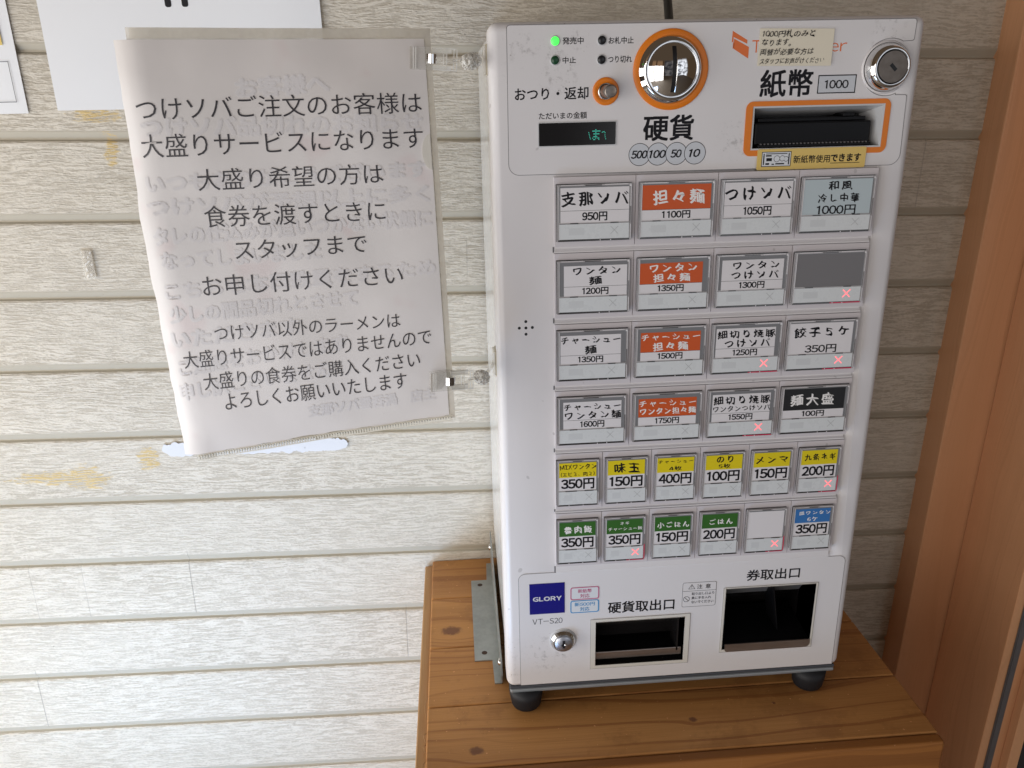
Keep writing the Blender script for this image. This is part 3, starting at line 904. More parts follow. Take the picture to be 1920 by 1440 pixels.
BIG = [
    [big(2.9, 56.4, 2.4, [('支那ソバ', .50, .50, .96, .64)], '950円', None, split=.65),
     big(2.2, 56.2, 2.2, [('担々麺', .53, .50, .74, .60)], '1100円', 'c_or', WI, split=.70),
     big(2.6, 56.6, 2.2, [('つけソバ', .49, .52, .96, .58)], '1050円', None, split=.65),
     big(1.8, 56.8, 2.0, [('和風', .53, .82, .34, .25), ('冷し中華', .52, .47, .60, .27), ('1000円', .50, .13, .57, .27)], None, 'c_lb', split=0.0, rule=False)],
    [big(5.6, 56.2, 4.2, [('ワンタン', .52, .76, .74, .38), ('麺', .50, .27, .19, .42)], '1200円', split=.68),
     big(1.8, 53.0, 4.2, [('ワンタン', .53, .76, .74, .38), ('担々麺', .51, .28, .58, .40)], '1350円', 'c_or', WI, split=.69),
     big(4.4, 55.0, 4.2, [('ワンタン', .55, .74, .74, .36), ('つけソバ', .54, .28, .76, .38)], '1300円', split=.69),
     big(2.0, 57.0, 2.2, [], None, 'c_gy', split=0.0, rule=False, lit=True)],
    [big(2.7, 52.7, 4.2, [('チャーシュー', .50, .76, .97, .34), ('麺', .50, .26, .18, .44)], '1350円', split=.69),
     big(4.6, 54.6, 4.4, [('チャーシュー', .50, .75, .97, .30), ('担々麺', .50, .27, .58, .44)], '1500円', 'c_or', WI, split=.69),
     big(3.4, 53.4, 3.8, [('細切り焼豚', .51, .70, .97, .42), ('つけソバ', .53, .26, .76, .40)], '1250円', split=.69, lit=True),
     big(1.9, 55.6, 2.2, [('餃子５ケ', .50, .70, .86, .34), ('350円', .51, .16, .50, .26)], None, split=0.0, rule=False, lit=True)],
    [big(5.0, 54.4, 4.2, [('チャーシュー', .50, .72, .97, .34), ('ワンタン麺', .51, .26, .96, .46)], '1600円', split=.67),
     big(4.6, 54.4, 4.4, [('チャーシュー', .50, .74, .97, .32), ('ワンタン担々麺', .51, .30, .96, .36)], '1750円', 'c_or', WI, split=.68),
     big(3.8, 54.2, 3.8, [('細切り焼豚', .51, .68, .97, .46), ('ワンタンつけソバ', .51, .24, .98, .30)], '1550円', split=.69, lit=True),
     big(2.2, 55.8, 2.0, [('麺大盛', .47, .48, .70, .58)], '100円', 'c_bk', WI, split=.72)]]


def sm(lines, price, head, ink='ink', lit=False, x0=1.9, x1=34.4, top=2.2):
    return dict(x0=x0, x1=x1, top=top, lines=lines, price=price, head=head, ink=ink, lit=lit, split=.52, rule=False)


SMALL = [
    [sm([('MIXワンタン', .51, .72, .97, .36), ('(エビ３、肉２)', .50, .22, .90, .32)], '350円', 'c_ye'), sm([('味玉', .52, .48, .68, .70)], '150円', 'c_ye'), sm([('チャーシュー', .50, .74, .94, .24), ('4枚', .50, .26, .34, .34)], '400円', 'c_ye'),
     sm([('のり', .52, .70, .44, .44), ('5枚', .52, .24, .32, .34)], '100円', 'c_ye'), sm([('メンマ', .50, .50, .86, .46)], '150円', 'c_ye'), sm([('九条ネギ', .52, .52, .84, .48)], '200円', 'c_ye', lit=True)],
    [sm([('魯肉飯', .52, .46, .76, .54)], '350円', 'c_gr', WI), sm([('ネギ', .50, .74, .24, .24), ('チャーシュー飯', .52, .34, .94, .26)], '350円', 'c_gr', WI, lit=True), sm([('小ごはん', .52, .44, .88, .44)], '150円', 'c_gr', WI),
     sm([('ごはん', .54, .46, .64, .42)], '200円', 'c_gr', WI), sm([], None, None, lit=True), sm([('皿ワンタン', .55, .72, .88, .28), ('6ケ', .50, .26, .28, .32)], '350円', 'c_bl', WI)]]
DESC = [['shina soba', 'tantan noodles', 'tsuke soba', 'pale blue cold noodle'], ['wonton noodles', 'wonton tantan noodles', 'wonton tsuke soba', 'blank grey'], ['chashu noodles', 'chashu tantan noodles', 'shredded pork tsuke soba', 'gyoza'], ['chashu wonton noodles', 'chashu wonton tantan noodles', 'shredded pork wonton tsuke soba', 'black extra noodles']]
RZ = [(474.8, 430.9), (415.5, 371.9), (357.7, 313.9), (299.0, 255.2), (240.3, 196.0), (181.6, 136.8)]
seed = 0
for r in range(6):
    cols = COLS4 if r < 4 else COLS6
    spec = BIG[r] if r < 4 else SMALL[r - 4]
    zt, zb = RZ[r]
    for ci, ((xa, xb), sp) in enumerate(zip(cols, spec)):
        seed += 1
        small = r >= 4
        # apparent rectangle of the cap at its own depth; the bottom stands out further
        yt, yb = -.0068, -.0092
        TL, TR, BR, BL = A(xa, zt, yt), A(xb, zt, yt), A(xb, zb, yb), A(xa, zb, yb)
        Wd = (TR - TL).length; Hd = (TL - BL).length
        nx = Vector((1, 0, 0)); nz = (TL - BL).normalized(); nn = nx.cross(nz)          # nn points toward the viewer

        def Q(u, v, k=0.0, BL=BL, nx=nx, nz=nz, nn=nn):
            """mm from the cap's lower left corner, k = mm in front of the face"""
            return BL + nx * (u * MMK) + nz * (v * MMK) + nn * (k * MMK)
        Wm, Hm = Wd * 1000, Hd * 1000

        def rect(mbx, u0, u1, v0, v1, k, mi, Q=Q):
            mbx.face([Q(u0, v0, k), Q(u1, v0, k), Q(u1, v1, k), Q(u0, v1, k)], mi)

        def bar(mbx, u0, u1, v0, v1, k0, k1, mi, Q=Q):
            mbx.hexa([Q(u0, v0, k1), Q(u1, v0, k1), Q(u1, v1, k1), Q(u0, v1, k1)], [Q(u0, v0, k0), Q(u1, v0, k0), Q(u1, v1, k0), Q(u0, v1, k0)], mi)
        mb = MB()
        # dark sheet on the plate painted as the shaded gap, then the acrylic body
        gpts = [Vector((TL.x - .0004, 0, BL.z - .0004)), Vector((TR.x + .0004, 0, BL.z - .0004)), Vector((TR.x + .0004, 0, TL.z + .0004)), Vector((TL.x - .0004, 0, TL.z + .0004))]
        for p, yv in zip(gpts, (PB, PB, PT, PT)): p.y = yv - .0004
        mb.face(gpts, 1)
        e = .5
        mb.hexa([Q(e, e), Q(Wm - e, e), Q(Wm - e, Hm - e), Q(e, Hm - e)], [Vector((Q(e, e).x, PB, Q(e, e).z)), Vector((Q(Wm - e, e).x, PB, Q(e, e).z)), Vector((Q(Wm - e, e).x, PT, Q(e, Hm - e).z)), Vector((Q(e, e).x, PT, Q(e, Hm - e).z))], 1)
        # the rim bars of the clear cap
        t = 1.25 if not small else 1.05
        rim = .55
        rr = random.Random(seed)
        bar(mb, 0, t * .8, 0, Hm, -2.2, rim, 0); bar(mb, t * .8 + .35, t + .75, t, Hm - t, -.2, rim * .5, 2)
        bar(mb, Wm - t, Wm, 0, Hm, -2.2, rim, 0)
        bar(mb, t * .8, Wm - t, Hm - t, Hm, -2.2, rim, 0)
        bar(mb, t * .8, Wm - t, 0, t, -2.2, rim * .6, 3 if sp['lit'] and small else 1)
        # broken light and dark glints of the acrylic, painted as flat patches
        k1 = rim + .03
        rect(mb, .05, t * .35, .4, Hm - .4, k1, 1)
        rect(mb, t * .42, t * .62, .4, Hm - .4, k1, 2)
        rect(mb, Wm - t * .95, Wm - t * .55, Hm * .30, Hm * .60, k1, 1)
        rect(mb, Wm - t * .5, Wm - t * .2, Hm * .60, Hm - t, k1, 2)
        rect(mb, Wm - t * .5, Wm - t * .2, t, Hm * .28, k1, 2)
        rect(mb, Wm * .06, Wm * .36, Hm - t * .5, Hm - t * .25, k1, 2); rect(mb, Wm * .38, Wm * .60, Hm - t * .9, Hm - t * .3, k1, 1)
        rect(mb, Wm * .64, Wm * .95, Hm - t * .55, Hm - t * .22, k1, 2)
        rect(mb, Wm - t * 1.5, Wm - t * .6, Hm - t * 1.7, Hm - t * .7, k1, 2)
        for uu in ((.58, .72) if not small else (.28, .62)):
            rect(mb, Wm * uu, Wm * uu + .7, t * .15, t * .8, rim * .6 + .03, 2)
        if sp['lit']:
            rect(mb, Wm * .55, Wm * .98, t * .1, t * .75, rim * .6 + .02, 4)
            if small: rect(mb, Wm - t * .9, Wm - t * .1, t, Hm * .36, k1 + .02, 4)
        # divider between card window and lamp strip
        dv = 13.6 if not small else 14.0
        bar(mb, t * .8, Wm - t, dv - .1, dv + .45, -.2, rim * .8, 0)
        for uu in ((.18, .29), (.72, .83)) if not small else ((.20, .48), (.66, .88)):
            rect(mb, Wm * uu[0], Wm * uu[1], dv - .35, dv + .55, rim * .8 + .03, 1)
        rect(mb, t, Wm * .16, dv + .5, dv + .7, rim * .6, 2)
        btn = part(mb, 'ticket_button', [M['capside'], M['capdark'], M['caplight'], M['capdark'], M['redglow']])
        if not small: btn['label'] = DESC[r][ci] + ' button'
        # menu card
        mb = MB(); k = .12
        cx0, cx1 = sp['x0'], min(sp['x1'], Wm - t - .2); ct = Hm - sp['top']; cb = dv + .5
        cx0 = max(cx0, t + .8)
        rect(mb, t + .75, Wm - t, cb - .2, Hm - t, .05, 0)
        ch = ct - cb
        head = sp['head']
        zs = cb + ch * (1 - sp['split']) if sp['split'] else cb
        if sp['price'] is None and not sp['lines']:
            rect(mb, cx0, cx1, cb, ct, k, 2 if head else 1)
        else:
            rect(mb, cx0, cx1, cb, zs, k, 1) if zs > cb else None
            rect(mb, cx0, cx1, zs, ct, k, 2 if head else 1)
            if sp['rule'] and sp['price']: rect(mb, cx0, cx1, zs - .12, zs + .12, k + .02, 3)
        cw = cx1 - cx0; hh = ct - zs
        for li, (t_, fx, fz, fw, fh) in enumerate(sp['lines']):
            num = t_.endswith('円') or t_[0] == '1'
            fw2, fh2 = fw * cw, fh * hh
            u0, v0 = cx0 + fx * cw - fw2 / 2, zs + fz * hh - fh2 / 2
            pl = lambda u, v, kk, u0=u0, v0=v0, fw2=fw2, fh2=fh2, Q=Q: Q(u0 + u * fw2, v0 + v * fh2, k + .04 + kk * .012)
            if num: mb.text(t_, pl, 4, bold=.016)
            else:
                thick = .018 if fh2 > 5.2 else (.0145 if fh2 > 3.6 else .011)
                mb.text(t_, pl, 4, offset=-.011, nib=thick * 2.3, rise=.17, shear=-.06, wob=.006, seed=seed + li, space=1.18 if len(t_) < 7 else 1.05)
        if sp['price']:
            ph = (zs - cb) * (.70 if not small else .76); pw = min(cw * (.41 if len(sp['price']) > 4 else (.36 if not small else .88)), cw * .96)
            u0 = cx0 + cw * (.50 if not small else .50) - pw / 2; v0 = cb + (zs - cb) * (.16 if not small else .12)
            pl = lambda u, v, kk, u0=u0, v0=v0, pw=pw, ph=ph, Q=Q: Q(u0 + u * pw, v0 + v * ph, k + .04 + kk * .012)
            mb.text(sp['price'], pl, 3, bold=.028 if small else .026)
        part(mb, 'menu_card', [M['well'], M['paper'], M[head or 'paper'], M['ink'], M[sp['ink']]], btn)
        # lamp strip with the sold-out cross
        mb = MB(); sl, sr, sb, stp = t * .8 + .75, Wm - t - .35, t + .25, dv - .35
        rect(mb, sl, sr, sb, stp, .14, 0)
        sw, sh = sr - sl, stp - sb
        rect(mb, sl + sw * .14, sl + sw * (.36 if not small else .36), sb + sh * .28, sb + sh * .74, .16, 1)
        xc, zc, xs_ = sl + sw * (.79 if not small else .79), sb + sh * .55, (3.1 if sp['lit'] else 2.9)
        for sg in (1, -1):
            dxy = Vector((xs_, xs_ * sg)); w2 = .42 if sp['lit'] else .20; nn2 = Vector((-dxy.y, dxy.x)).normalized() * w2
            kk = .2 + (.02 if sg > 0 else 0)
            mb.face([Q(xc - dxy.x - nn2.x, zc - dxy.y - nn2.y, kk), Q(xc + dxy.x - nn2.x, zc + dxy.y - nn2.y, kk), Q(xc + dxy.x + nn2.x, zc + dxy.y + nn2.y, kk), Q(xc - dxy.x + nn2.x, zc - dxy.y + nn2.y, kk)], 2)
        lo = part(mb, 'lamp_strip', [M['strip'], M['faint'], M['redx'] if sp['lit'] else M['faint2']], btn)
        if sp['lit']: lo['label'] = 'strip with a glowing red sold-out cross'

# lower panel
low_out = arc(19.9, 122.1, 6.3, 180, 90) + arc(315.6, 121.0, 6.6, 90, 0) + [(322.6, 4.2), (13.6, 4.2)]
low_out = low_out[::-1]
mb = MB(); mb.plate([A(x, z, YF) for x, z in low_out], .0006, 0)
ring_line(mb, low_out[1:] if False else low_out, .34, YF - .00003, 1)
mb.ftext('VT-S20', 25.9, 54.3, 72.9, 79.0, YT, 3)
mb.ftext('硬貨取出口', 97.4, 160.4, 80.2, 92.3, YT, 2, bold=.018)
mb.ftext('券取出口', 228.4, 279.3, 106.5, 118.0, YT, 2, bold=.016)
lowp = part(mb, 'lower_panel', [M['film'], M['greyink'], M['ink'], M['greyink2']])
cut(lowp, [(h[0] - .0001, h[1] + .0001, h[2], h[3], h[4] - .0001, h[5] + .0001) for h in holes[1:]])
mb = MB(); mb.plate([A(23.5, 84.2, YT - .0003), A(56.3, 84.2, YT - .0003), A(56.3, 117.2, YT - .0003), A(23.5, 117.2, YT - .0003)], .0003, 0)
mb.ftext('GLORY', 26.8, 53.2, 98.4, 102.9, YT - .00035, 1, bold=.030, space=1.05)
part(mb, 'maker_badge', [M['blue'], M['badgewhite']])
for z0, z1, mt, t in ((97.2, 111.1, 'pink', '新紙幣'), (82.7, 96.7, 'cyan', '新500円')):
    mb = MB(); y = YT - .0002
    mb.plate(rrect(61.5, 88.8, z0, z1, 2.2, y), .0002, 0); mb.strip(rrect(61.6, 88.7, z0 + .1, z1 - .1, 2.1, y - .00003), rrect(62.7, 87.6, z0 + 1.1, z1 - 1.1, 1.5, y - .00003), 1)
    mid = (z0 + z1) / 2
    wd = 12.8 if mt == 'pink' else 19.0
    mb.ftext(t, 75.1 - wd / 2, 75.1 + wd / 2, mid + .5, mid + 4.6, y - .00005, 1, bold=.014)
    mb.ftext('対応', 70.8, 79.6, mid - 4.9, mid - .6, y - .00005, 1, bold=.014)
    part(mb, 'support_sticker', [M['stick'], M[mt]], label=('pink' if mt == 'pink' else 'blue') + ' outlined notice sticker')
mb = MB(); y = YT - .00002
mb.plate(rrect(167.5, 200.1, 81.6, 108.5, 1.8, y - .0001), .0001, 0)
mb.strip(rrect(167.6, 200.0, 81.7, 108.4, 1.8, y - .00013), rrect(167.95, 199.65, 82.05, 108.05, 1.6, y - .00013), 1)
mb.face([A(167.6, 98.9, y - .00014), A(200, 98.9, y - .00014), A(200, 99.25, y - .00014), A(167.6, 99.25, y - .00014)], 1)
mb.ftext('注 意', 181.4, 194.4, 101.2, 106.0, y - .00014, 2, bold=.010)
tri = [(173.4, 101.4), (179.4, 101.4), (176.4, 106.2)]; ring_line(mb, tri, .45, y - .00014, 2)
mb.face([A(176.15, 103, y - .00014), A(176.65, 103, y - .00014), A(176.75, 105, y - .00014), A(176.05, 105, y - .00014)], 2); mb.face(circ(176.4, 102.4, .3, y - .00014, 8), 2)
for i, t in enumerate(('取り出し口より', '奥に手を入れ', 'ないでください')):
    mb.ftext(t, 176.7, 176.7 + (21.5, 18.8, 21.3)[i], 94.4 - i * 4.55, 97.4 - i * 4.55, y - .00014, 2, bold=.016)
mb.strip(circ(171.9, 90.4, 3.1, y - .00014), circ(171.9, 90.4, 2.6, y - .00014), 2)
mb.face([A(169.9, 92.0, y - .00015), A(170.3, 92.4, y - .00015), A(173.9, 88.8, y - .00015), A(173.5, 88.4, y - .00015)][::-1], 2)
part(mb, 'caution_label', [M['film'], M['greyink2'], M['greyink2']])

# lower lock
c = A(54.6, 53.6, YT)
mb = MB(); mb.lathe(c, [(.0128, 0), (.0128, .0006), (.0118, .0008)], 1, 48); mb.lathe(c, [(.0118, .0006), (.0116, .0022), (.0096, .0050), (.0086, .0050), (.0084, .0042)], 0, 24, smooth=False)
lk2 = part(mb, 'cash_box_lock', [M['chrome2'], M['rim']])
mb = MB(); mb.lathe(c, [(.0084, .0040), (.0083, .0062), (.0079, .0066), (0, .0066)], 0, 40)
mb.face([c + Vector((-.0012, -.0068, -.0044)), c + Vector((.0012, -.0068, -.0044)), c + Vector((.0012, -.0068, .0040)), c + Vector((-.0012, -.0068, .0040))], 1)
mb.face([c + Vector((-.0026, -.00685, -.0012)), c + Vector((-.0010, -.00685, -.0030)), c + Vector((-.0010, -.00685, .0010))], 1)
mb.lathe(c + Vector((.0016, -.0060, -.0008)), [(.0013, 0), (.0012, .0012), (0, .0016)], 2, 16)
part(mb, 'keyhole', [brushed('lock_face', (.55, .57, .62), .3, 1.0, (300, 300, 300), .3), M['black'], M['chrome']], lk2)

# coin and ticket outlets
def outlet(name, fx, hole, flap_z, lip):
    mb = MB(); y = YT - .0008
    mb.strip(rrect(fx[0], fx[1], fx[2], fx[3], .8, y), rrect(fx[4], fx[5], fx[6], fx[7], .2, y), 0)
    mb.strip(rrect(fx[0] - .1, fx[1] + .1, fx[2] - .1, fx[3] + .1, .8, YT), rrect(fx[0], fx[1], fx[2], fx[3], .8, y), 0)
    ring_line(mb, [(fx[0] - .2, fx[2] - .2), (fx[1] + .2, fx[2] - .2), (fx[1] + .2, fx[3] + .2), (fx[0] - .2, fx[3] + .2)], .3, YT - .00003, 1)
    root = part(mb, name, [M['cream'], M['greyink']])
    x0, x1, _, _, z0, z1 = hole
    mb = MB(); dp = .062
    for f, mi in (([(x0, 0, z0), (x0, dp, z0), (x0, dp, z1), (x0, 0, z1)], 0), ([(x1, dp, z0), (x1, 0, z0), (x1, 0, z1), (x1, dp, z1)], 0),
              ([(x0, 0, z0), (x1, 0, z0), (x1, dp, z0 + .004), (x0, dp, z0 + .004)], 0), ([(x0, dp, z1), (x1, dp, z1), (x1, 0, z1), (x0, 0, z1)], 0), ([(x0, dp, z0), (x1, dp, z0), (x1, dp, z1), (x0, dp, z1)], 0)):
        mb.face(f, mi)
    for f in ([(x0, 0.0, z0), (x0, -.0011, z0), (x0, -.0011, z1), (x0, 0.0, z1)], [(x1, -.0011, z0), (x1, 0.0, z0), (x1, 0.0, z1), (x1, -.0011, z1)], [(x0, -.0011, z0), (x1, -.0011, z0), (x1, 0.0, z0), (x0, 0.0, z0)], [(x0, 0.0, z1), (x1, 0.0, z1), (x1, -.0011, z1), (x0, -.0011, z1)]):
        mb.face(f, 2)
    part(mb, 'outlet_chute', [M['smoke'], M['black'], M['cream']], root)
    mb = MB()
    lip(mb)
    return root, mb


def coin_lip(mb):
    mb.box(.0862, .1710, .0040, .0055, .0250, .0335, 0, .0006); mb.box(.0862, .1710, .0055, .0500, .0305, .0318, 1)
    mb.box(.0865, .1690, .026, .0272, .036, .071, 2); mb.box(.1655, .1672, .004, .026, .03, .071, 2)


def tick_lip(mb):
    pts = rrect(.2118, .2962, .0285, .0372, .0035, -.0022, raw=True, rs=(.0045, .0004, .0004, .003)); mb.plate(pts, .0012, 0)
    mb.hexa([Vector((.2100, .0, .034)), Vector((.2965, .0, .034)), Vector((.2965, .0, .0352)), Vector((.2100, .0, .0352))], [Vector((.2100, .055, .04)), Vector((.2965, .055, .04)), Vector((.2965, .055, .0412)), Vector((.2100, .055, .0412))], 1)
    mb.hexa([Vector((.2098, .034, .0700)), Vector((.2968, .034, .0700)), Vector((.2968, .014, .0988)), Vector((.2098, .014, .0988))], [Vector((.2098, .0348, .0700)), Vector((.2968, .0348, .0700)), Vector((.2968, .0148, .0988)), Vector((.2098, .0148, .0988))], 2)
    mb.hexa([Vector((.2690, .014, .0385)), Vector((.2702, .014, .0385)), Vector((.2602, .012, .0985)), Vector((.2590, .012, .0985))], [Vector((.2690, .04, .0385)), Vector((.2702, .04, .0385)), Vector((.2602, .04, .0985)), Vector((.2590, .04, .0985))], 1)


r1, mb = outlet('coin_outlet', (81.2, 176.5, 18.0, 74.0, 85.8, 171.7, 21.4, 71.3), holes[1], 0, coin_lip)
part(mb, 'outlet_flap', [M['flap'], M['dark'], M['smoke']], r1)
r2, mb = outlet('ticket_outlet', (207.6, 298.8, 27.0, 99.9, 209.5, 297.0, 29.9, 99.2), holes[2], 0, tick_lip)
part(mb, 'outlet_flap', [M['flap'], M['dark'], brushed('grey_back_plate', (.20, .20, .205), .34, .3)], r2)

# mounting bracket on the left side
mb = MB(); y0 = -.0266
out = [(-.0297, .079), (-.0108, .079), (-.0102, .042), (-.0030, .042), (-.0030, .268), (-.0092, .268), (-.0104, .2304), (-.0297, .2304)]
f = [Vector((x, y, y0)) for x, y in out]; k_ = [Vector((x, y, BZ + .0001)) for x, y in out]
mb.face(f, 0); mb.face(k_[::-1], 0)
for i in range(len(out)):
    j = (i + 1) % len(out); mb.face([f[j], f[i], k_[i], k_[j]], 0)
fl_ = [(.042, -.0266), (.268, -.0266), (.268, .020), (.262, .0205), (.052, -.005), (.042, -.018)]
for xx, s_ in ((-.0034, 1), (-.0018, -1)):
    mb.face([(xx, y, z) for y, z in (fl_ if s_ < 0 else fl_[::-1])], 0)
for i in range(len(fl_)):
    j = (i + 1) % len(fl_); (ya, za), (yb, zb) = fl_[i], fl_[j]
    mb.face([(-.0034, ya, za), (-.0034, yb, zb), (-.0018, yb, zb), (-.0018, ya, za)], 0)
for hx, hy in ((-.0190, .2202), (-.0188, .0912)):
    mb.lathe(Vector((hx, hy, y0)), [(.0031, .00005), (.0024, .00008), (0, .00008)], 1, 20, Vector((0, 0, 1)), False)
brk = part(mb, 'mounting_bracket', [M['zinc'], pmat('screw_hole', (.05, .02, .01), .6)])
for sy, sz in ((.262, .001), (.062, -.0165)):
    mb = MB(); mb.lathe(Vector((-.0034, sy, sz)), [(.0042, 0), (.0040, .0012), (.0028, .0022), (0, .0026)], 0, 20, Vector((-1, 0, 0))); part(mb, 'screw', [M['chrome2']], brk)

# power cable leaving the top
mb = MB()
ph = []
for i in range(25):
    t = i / 24; ph.append((.176 + .030 * t, .150 + .122 * min(1, t * 1.6), .575 + .20 * t ** 1.15))
mb.tube(ph, .0042, 0, 12); part(mb, 'power_cable', [M['cable']])

# ------------------------------------------------------------------ laminated notice
PTL, PTR, PBR, PBL = Vector((-.2569, -.022, .5823)), Vector((-.0455, 0, .5804)), Vector((-.0409, -.045, .3057)), Vector((-.2520, -.030, .2773))


def SH(u, v, lift=0.0):
    q = (PTL * (1 - u) + PTR * u) * (1 - v) + (PBL * (1 - u) + PBR * u) * v
    bow = -.0033 * 4 * v * (1 - v) * (1 - u)
    y = 0.0
    e = max(0.0, (.085 - u) / .085)
    y += .0065 * e * e                                     # the left edge curls back
    y += .0022 * math.sin(3.3 * u + 2 * v) * math.sin(5 * v + .6) + .0012 * math.sin(11 * v + 4 * u) + .0016 * noise.noise(Vector((u * 4.5, v * 5.5, 2.2)))
    e2 = max(0.0, (u + v * .2 - 0.0)); 
    cr = max(0.0, v - .93) / .07 * max(0.0, .12 - u) / .12
    y += -.004 * cr
    return q + Vector((bow, y - lift, 0))


notice = empty('paper_notice', SH(.5, 1.0), 'worn paper notice in a clear sleeve clipped to the left side of the machine', 'notice')


def npart(mbx, name, mats):
    o = mbx.build(name, mats, notice); o.matrix_parent_inverse = Matrix.Translation(-Vector(notice.location)); return o


def sheet(mbx, u0, u1, v0, v1, lift, mi, nu=40, nv=48, th=.0004, edge=0.0, sd=0):
    def jit(v, s): return edge * noise.noise(Vector((v * 14, s * 7.1, sd))) + edge * .5 * noise.noise(Vector((v * 45, s * 3.1, sd)))
    P = [[SH(u0 + (u1 - u0) * i / nu + (jit(j / nv, 1) if i == 0 else 0), v0 + (v1 - v0) * j / nv + (jit(i / nu, 2) if j in (nv,) else 0), lift) for i in range(nu + 1)] for j in range(nv + 1)]
    n0 = len(mbx.v); n = (nu + 1) * (nv + 1)
    mbx.v += [tuple(p) for rw in P for p in rw]; mbx.v += [tuple(p + Vector((0, th, 0))) for rw in P for p in rw]
    ix = lambda i, j: n0 + j * (nu + 1) + i
    for j in range(nv):
        for i in range(nu):
            a, b_, c_, d_ = ix(i, j + 1), ix(i + 1, j + 1), ix(i + 1, j), ix(i, j)
            mbx.f.append((a, b_, c_, d_)); mbx.f.append((d_ + n, c_ + n, b_ + n, a + n)); mbx.m += [mi, mi]; mbx.sm += [True, True]
    bd = [(ix(i, 0), ix(i + 1, 0)) for i in range(nu)] + [(ix(nu, j), ix(nu, j + 1)) for j in range(nv)] + [(ix(i + 1, nv), ix(i, nv)) for i in range(nu)][::-1] + [(ix(0, j + 1), ix(0, j)) for j in range(nv)][::-1]
    for a, b_ in bd:
        mbx.face([mbx.v[a], mbx.v[b_], mbx.v[b_ + n], mbx.v[a + n]], mi)


LINES = [('つけソバご注文のお客様は', 0.0455, 0.1477, 0.9766, 0.1562, 0.0518), ('大盛りサービスになります', 0.0446, 0.2297, 0.9740, 0.2447, 0.0528), ('大盛り希望の方は', 0.2123, 0.3136, 0.8293, 0.3282, 0.0514),
         ('食券を渡すときに', 0.2181, 0.4009, 0.8267, 0.4233, 0.0525), ('スタッフまで', 0.3033, 0.4885, 0.7533, 0.5036, 0.0482), ('お申し付けください', 0.1777, 0.5681, 0.8703, 0.5943, 0.0518),
         ('つけソバ以外のラーメンは', 0.1933, 0.6894, 0.8483, 0.7146, 0.0406), ('大盛りサービスではありませんので', 0.0687, 0.7477, 0.9539, 0.7718, 0.0439), ('大盛りの食券をご購入ください', 0.1258, 0.8100, 0.9076, 0.8309, 0.0445), ('よろしくお願いいたします', 0.1891, 0.8699, 0.8533, 0.8849, 0.0451)]
GHOST = [('お客様へ', 0.3677, 0.1078, 0.6702, 0.1013, 0.0440), ('つけソバ品切れのお知らせ', 0.0535, 0.1887, 0.9722, 0.2042, 0.0449), ('いつもありがとうございます', 0.0429, 0.3139, 0.9797, 0.3226, 0.0410), ('つけソバが予想以上に多く', 0.0354, 0.3689, 0.9794, 0.3874, 0.0416),
         ('タレの仕込みが追いつかない状態に', 0.0400, 0.4382, 0.9829, 0.4518, 0.0422), ('なってしまいました', 0.0526, 0.4968, 0.5920, 0.5094, 0.0394), ('こちらも本日数量をするため', 0.0448, 0.5723, 0.9843, 0.5824, 0.0408), ('少しの間品切れとさせて', 0.0481, 0.6315, 0.7052, 0.6397, 0.0409),
         ('いただきます', 0.0394, 0.6936, 0.4892, 0.6953, 0.0411), ('ご迷惑をおかけします', 0.0445, 0.7665, 0.6522, 0.7537, 0.0420), ('申し訳ございません', 0.0328, 0.8294, 0.5846, 0.8198, 0.0426), ('支那ソバ雲呑渦　店主', 0.4836, 0.9306, 0.9525, 0.9335, 0.0327)]
mb = MB()
sheet(mb, 0, 1, 0, 1, 0, 0, edge=.006)


def line_place(u0, v0, u1, v1, hv, lift):
    def f(u, v, k):
        uu = u0 + (u1 - u0) * u; vv = v0 + (v1 - v0) * u + hv * .5 - hv * v
        return SH(uu, vv, lift + k * 1e-5)
    return f


for t, u0, v0, u1, v1, hv in GHOST:
    for gi, (rad, cnt, lf) in enumerate(((.085, 8, .00006), (.055, 6, .00016), (.026, 4, .00024))):
        base_pl = line_place(u0, v0, u1, v1, hv, lf); nchar = len(t)
        for q in range(cnt):
            ax, ay = rad * math.cos(6.283 * q / cnt + gi), rad * math.sin(6.283 * q / cnt + gi)
            mb.text(t, lambda u, v, k, ax=ax, ay=ay, q=q: base_pl(u + ax / nchar, v + ay, q), 1 + gi)
for t, u0, v0, u1, v1, hv in LINES:
    mb.text(t, line_place(u0, v0, u1, v1, hv, .00035), 4, offset=-.003, res=3)
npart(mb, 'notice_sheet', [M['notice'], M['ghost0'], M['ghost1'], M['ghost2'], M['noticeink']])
mb = MB(); sheet(mb, .022, 1.0, .006, .985, -.0012, 0, 30, 36, .0003); npart(mb, 'backing_sheet', [M['poster']])
# clear sleeve: a film behind and margins that show past the paper
mb = MB(); sheet(mb, .045, 1.022, -.026, 1.012, -.0022, 0, 30, 36, .0002)
cr = MB()
sheet(mb, 1.003, 1.022, -.020, 1.008, -.0006, 0, 2, 36, .0002); sheet(mb, .060, 1.018, -.024, -.003, -.0006, 0, 30, 2, .0002)
npart(mb, 'clear_sleeve', [M['sleeve']])
mb = MB(); nr = 96
for i in range(nr):
    ua = .055 + .955 * i / nr; ub = ua + .955 / nr * .55
    p = [SH(ua, 1.014, .0004), SH(ub, 1.014, .0004), SH(ub, 1.003, .0010), SH(ua, 1.003, .0010)]
    mb.hexa(p, [q + Vector((0, .0012, 0)) for q in p], 0)
for va, vb in ((1.001, 1.004), (1.013, 1.016)):
    for i in range(40):
        ua, ub = .050 + .962 * i / 40, .050 + .962 * (i + 1) / 40
        p = [SH(ua, vb, .0003), SH(ub, vb, .0003), SH(ub, va, .0003), SH(ua, va, .0003)]; mb.face(p, 0)
npart(mb, 'ribbed_edge', [M['rib']])
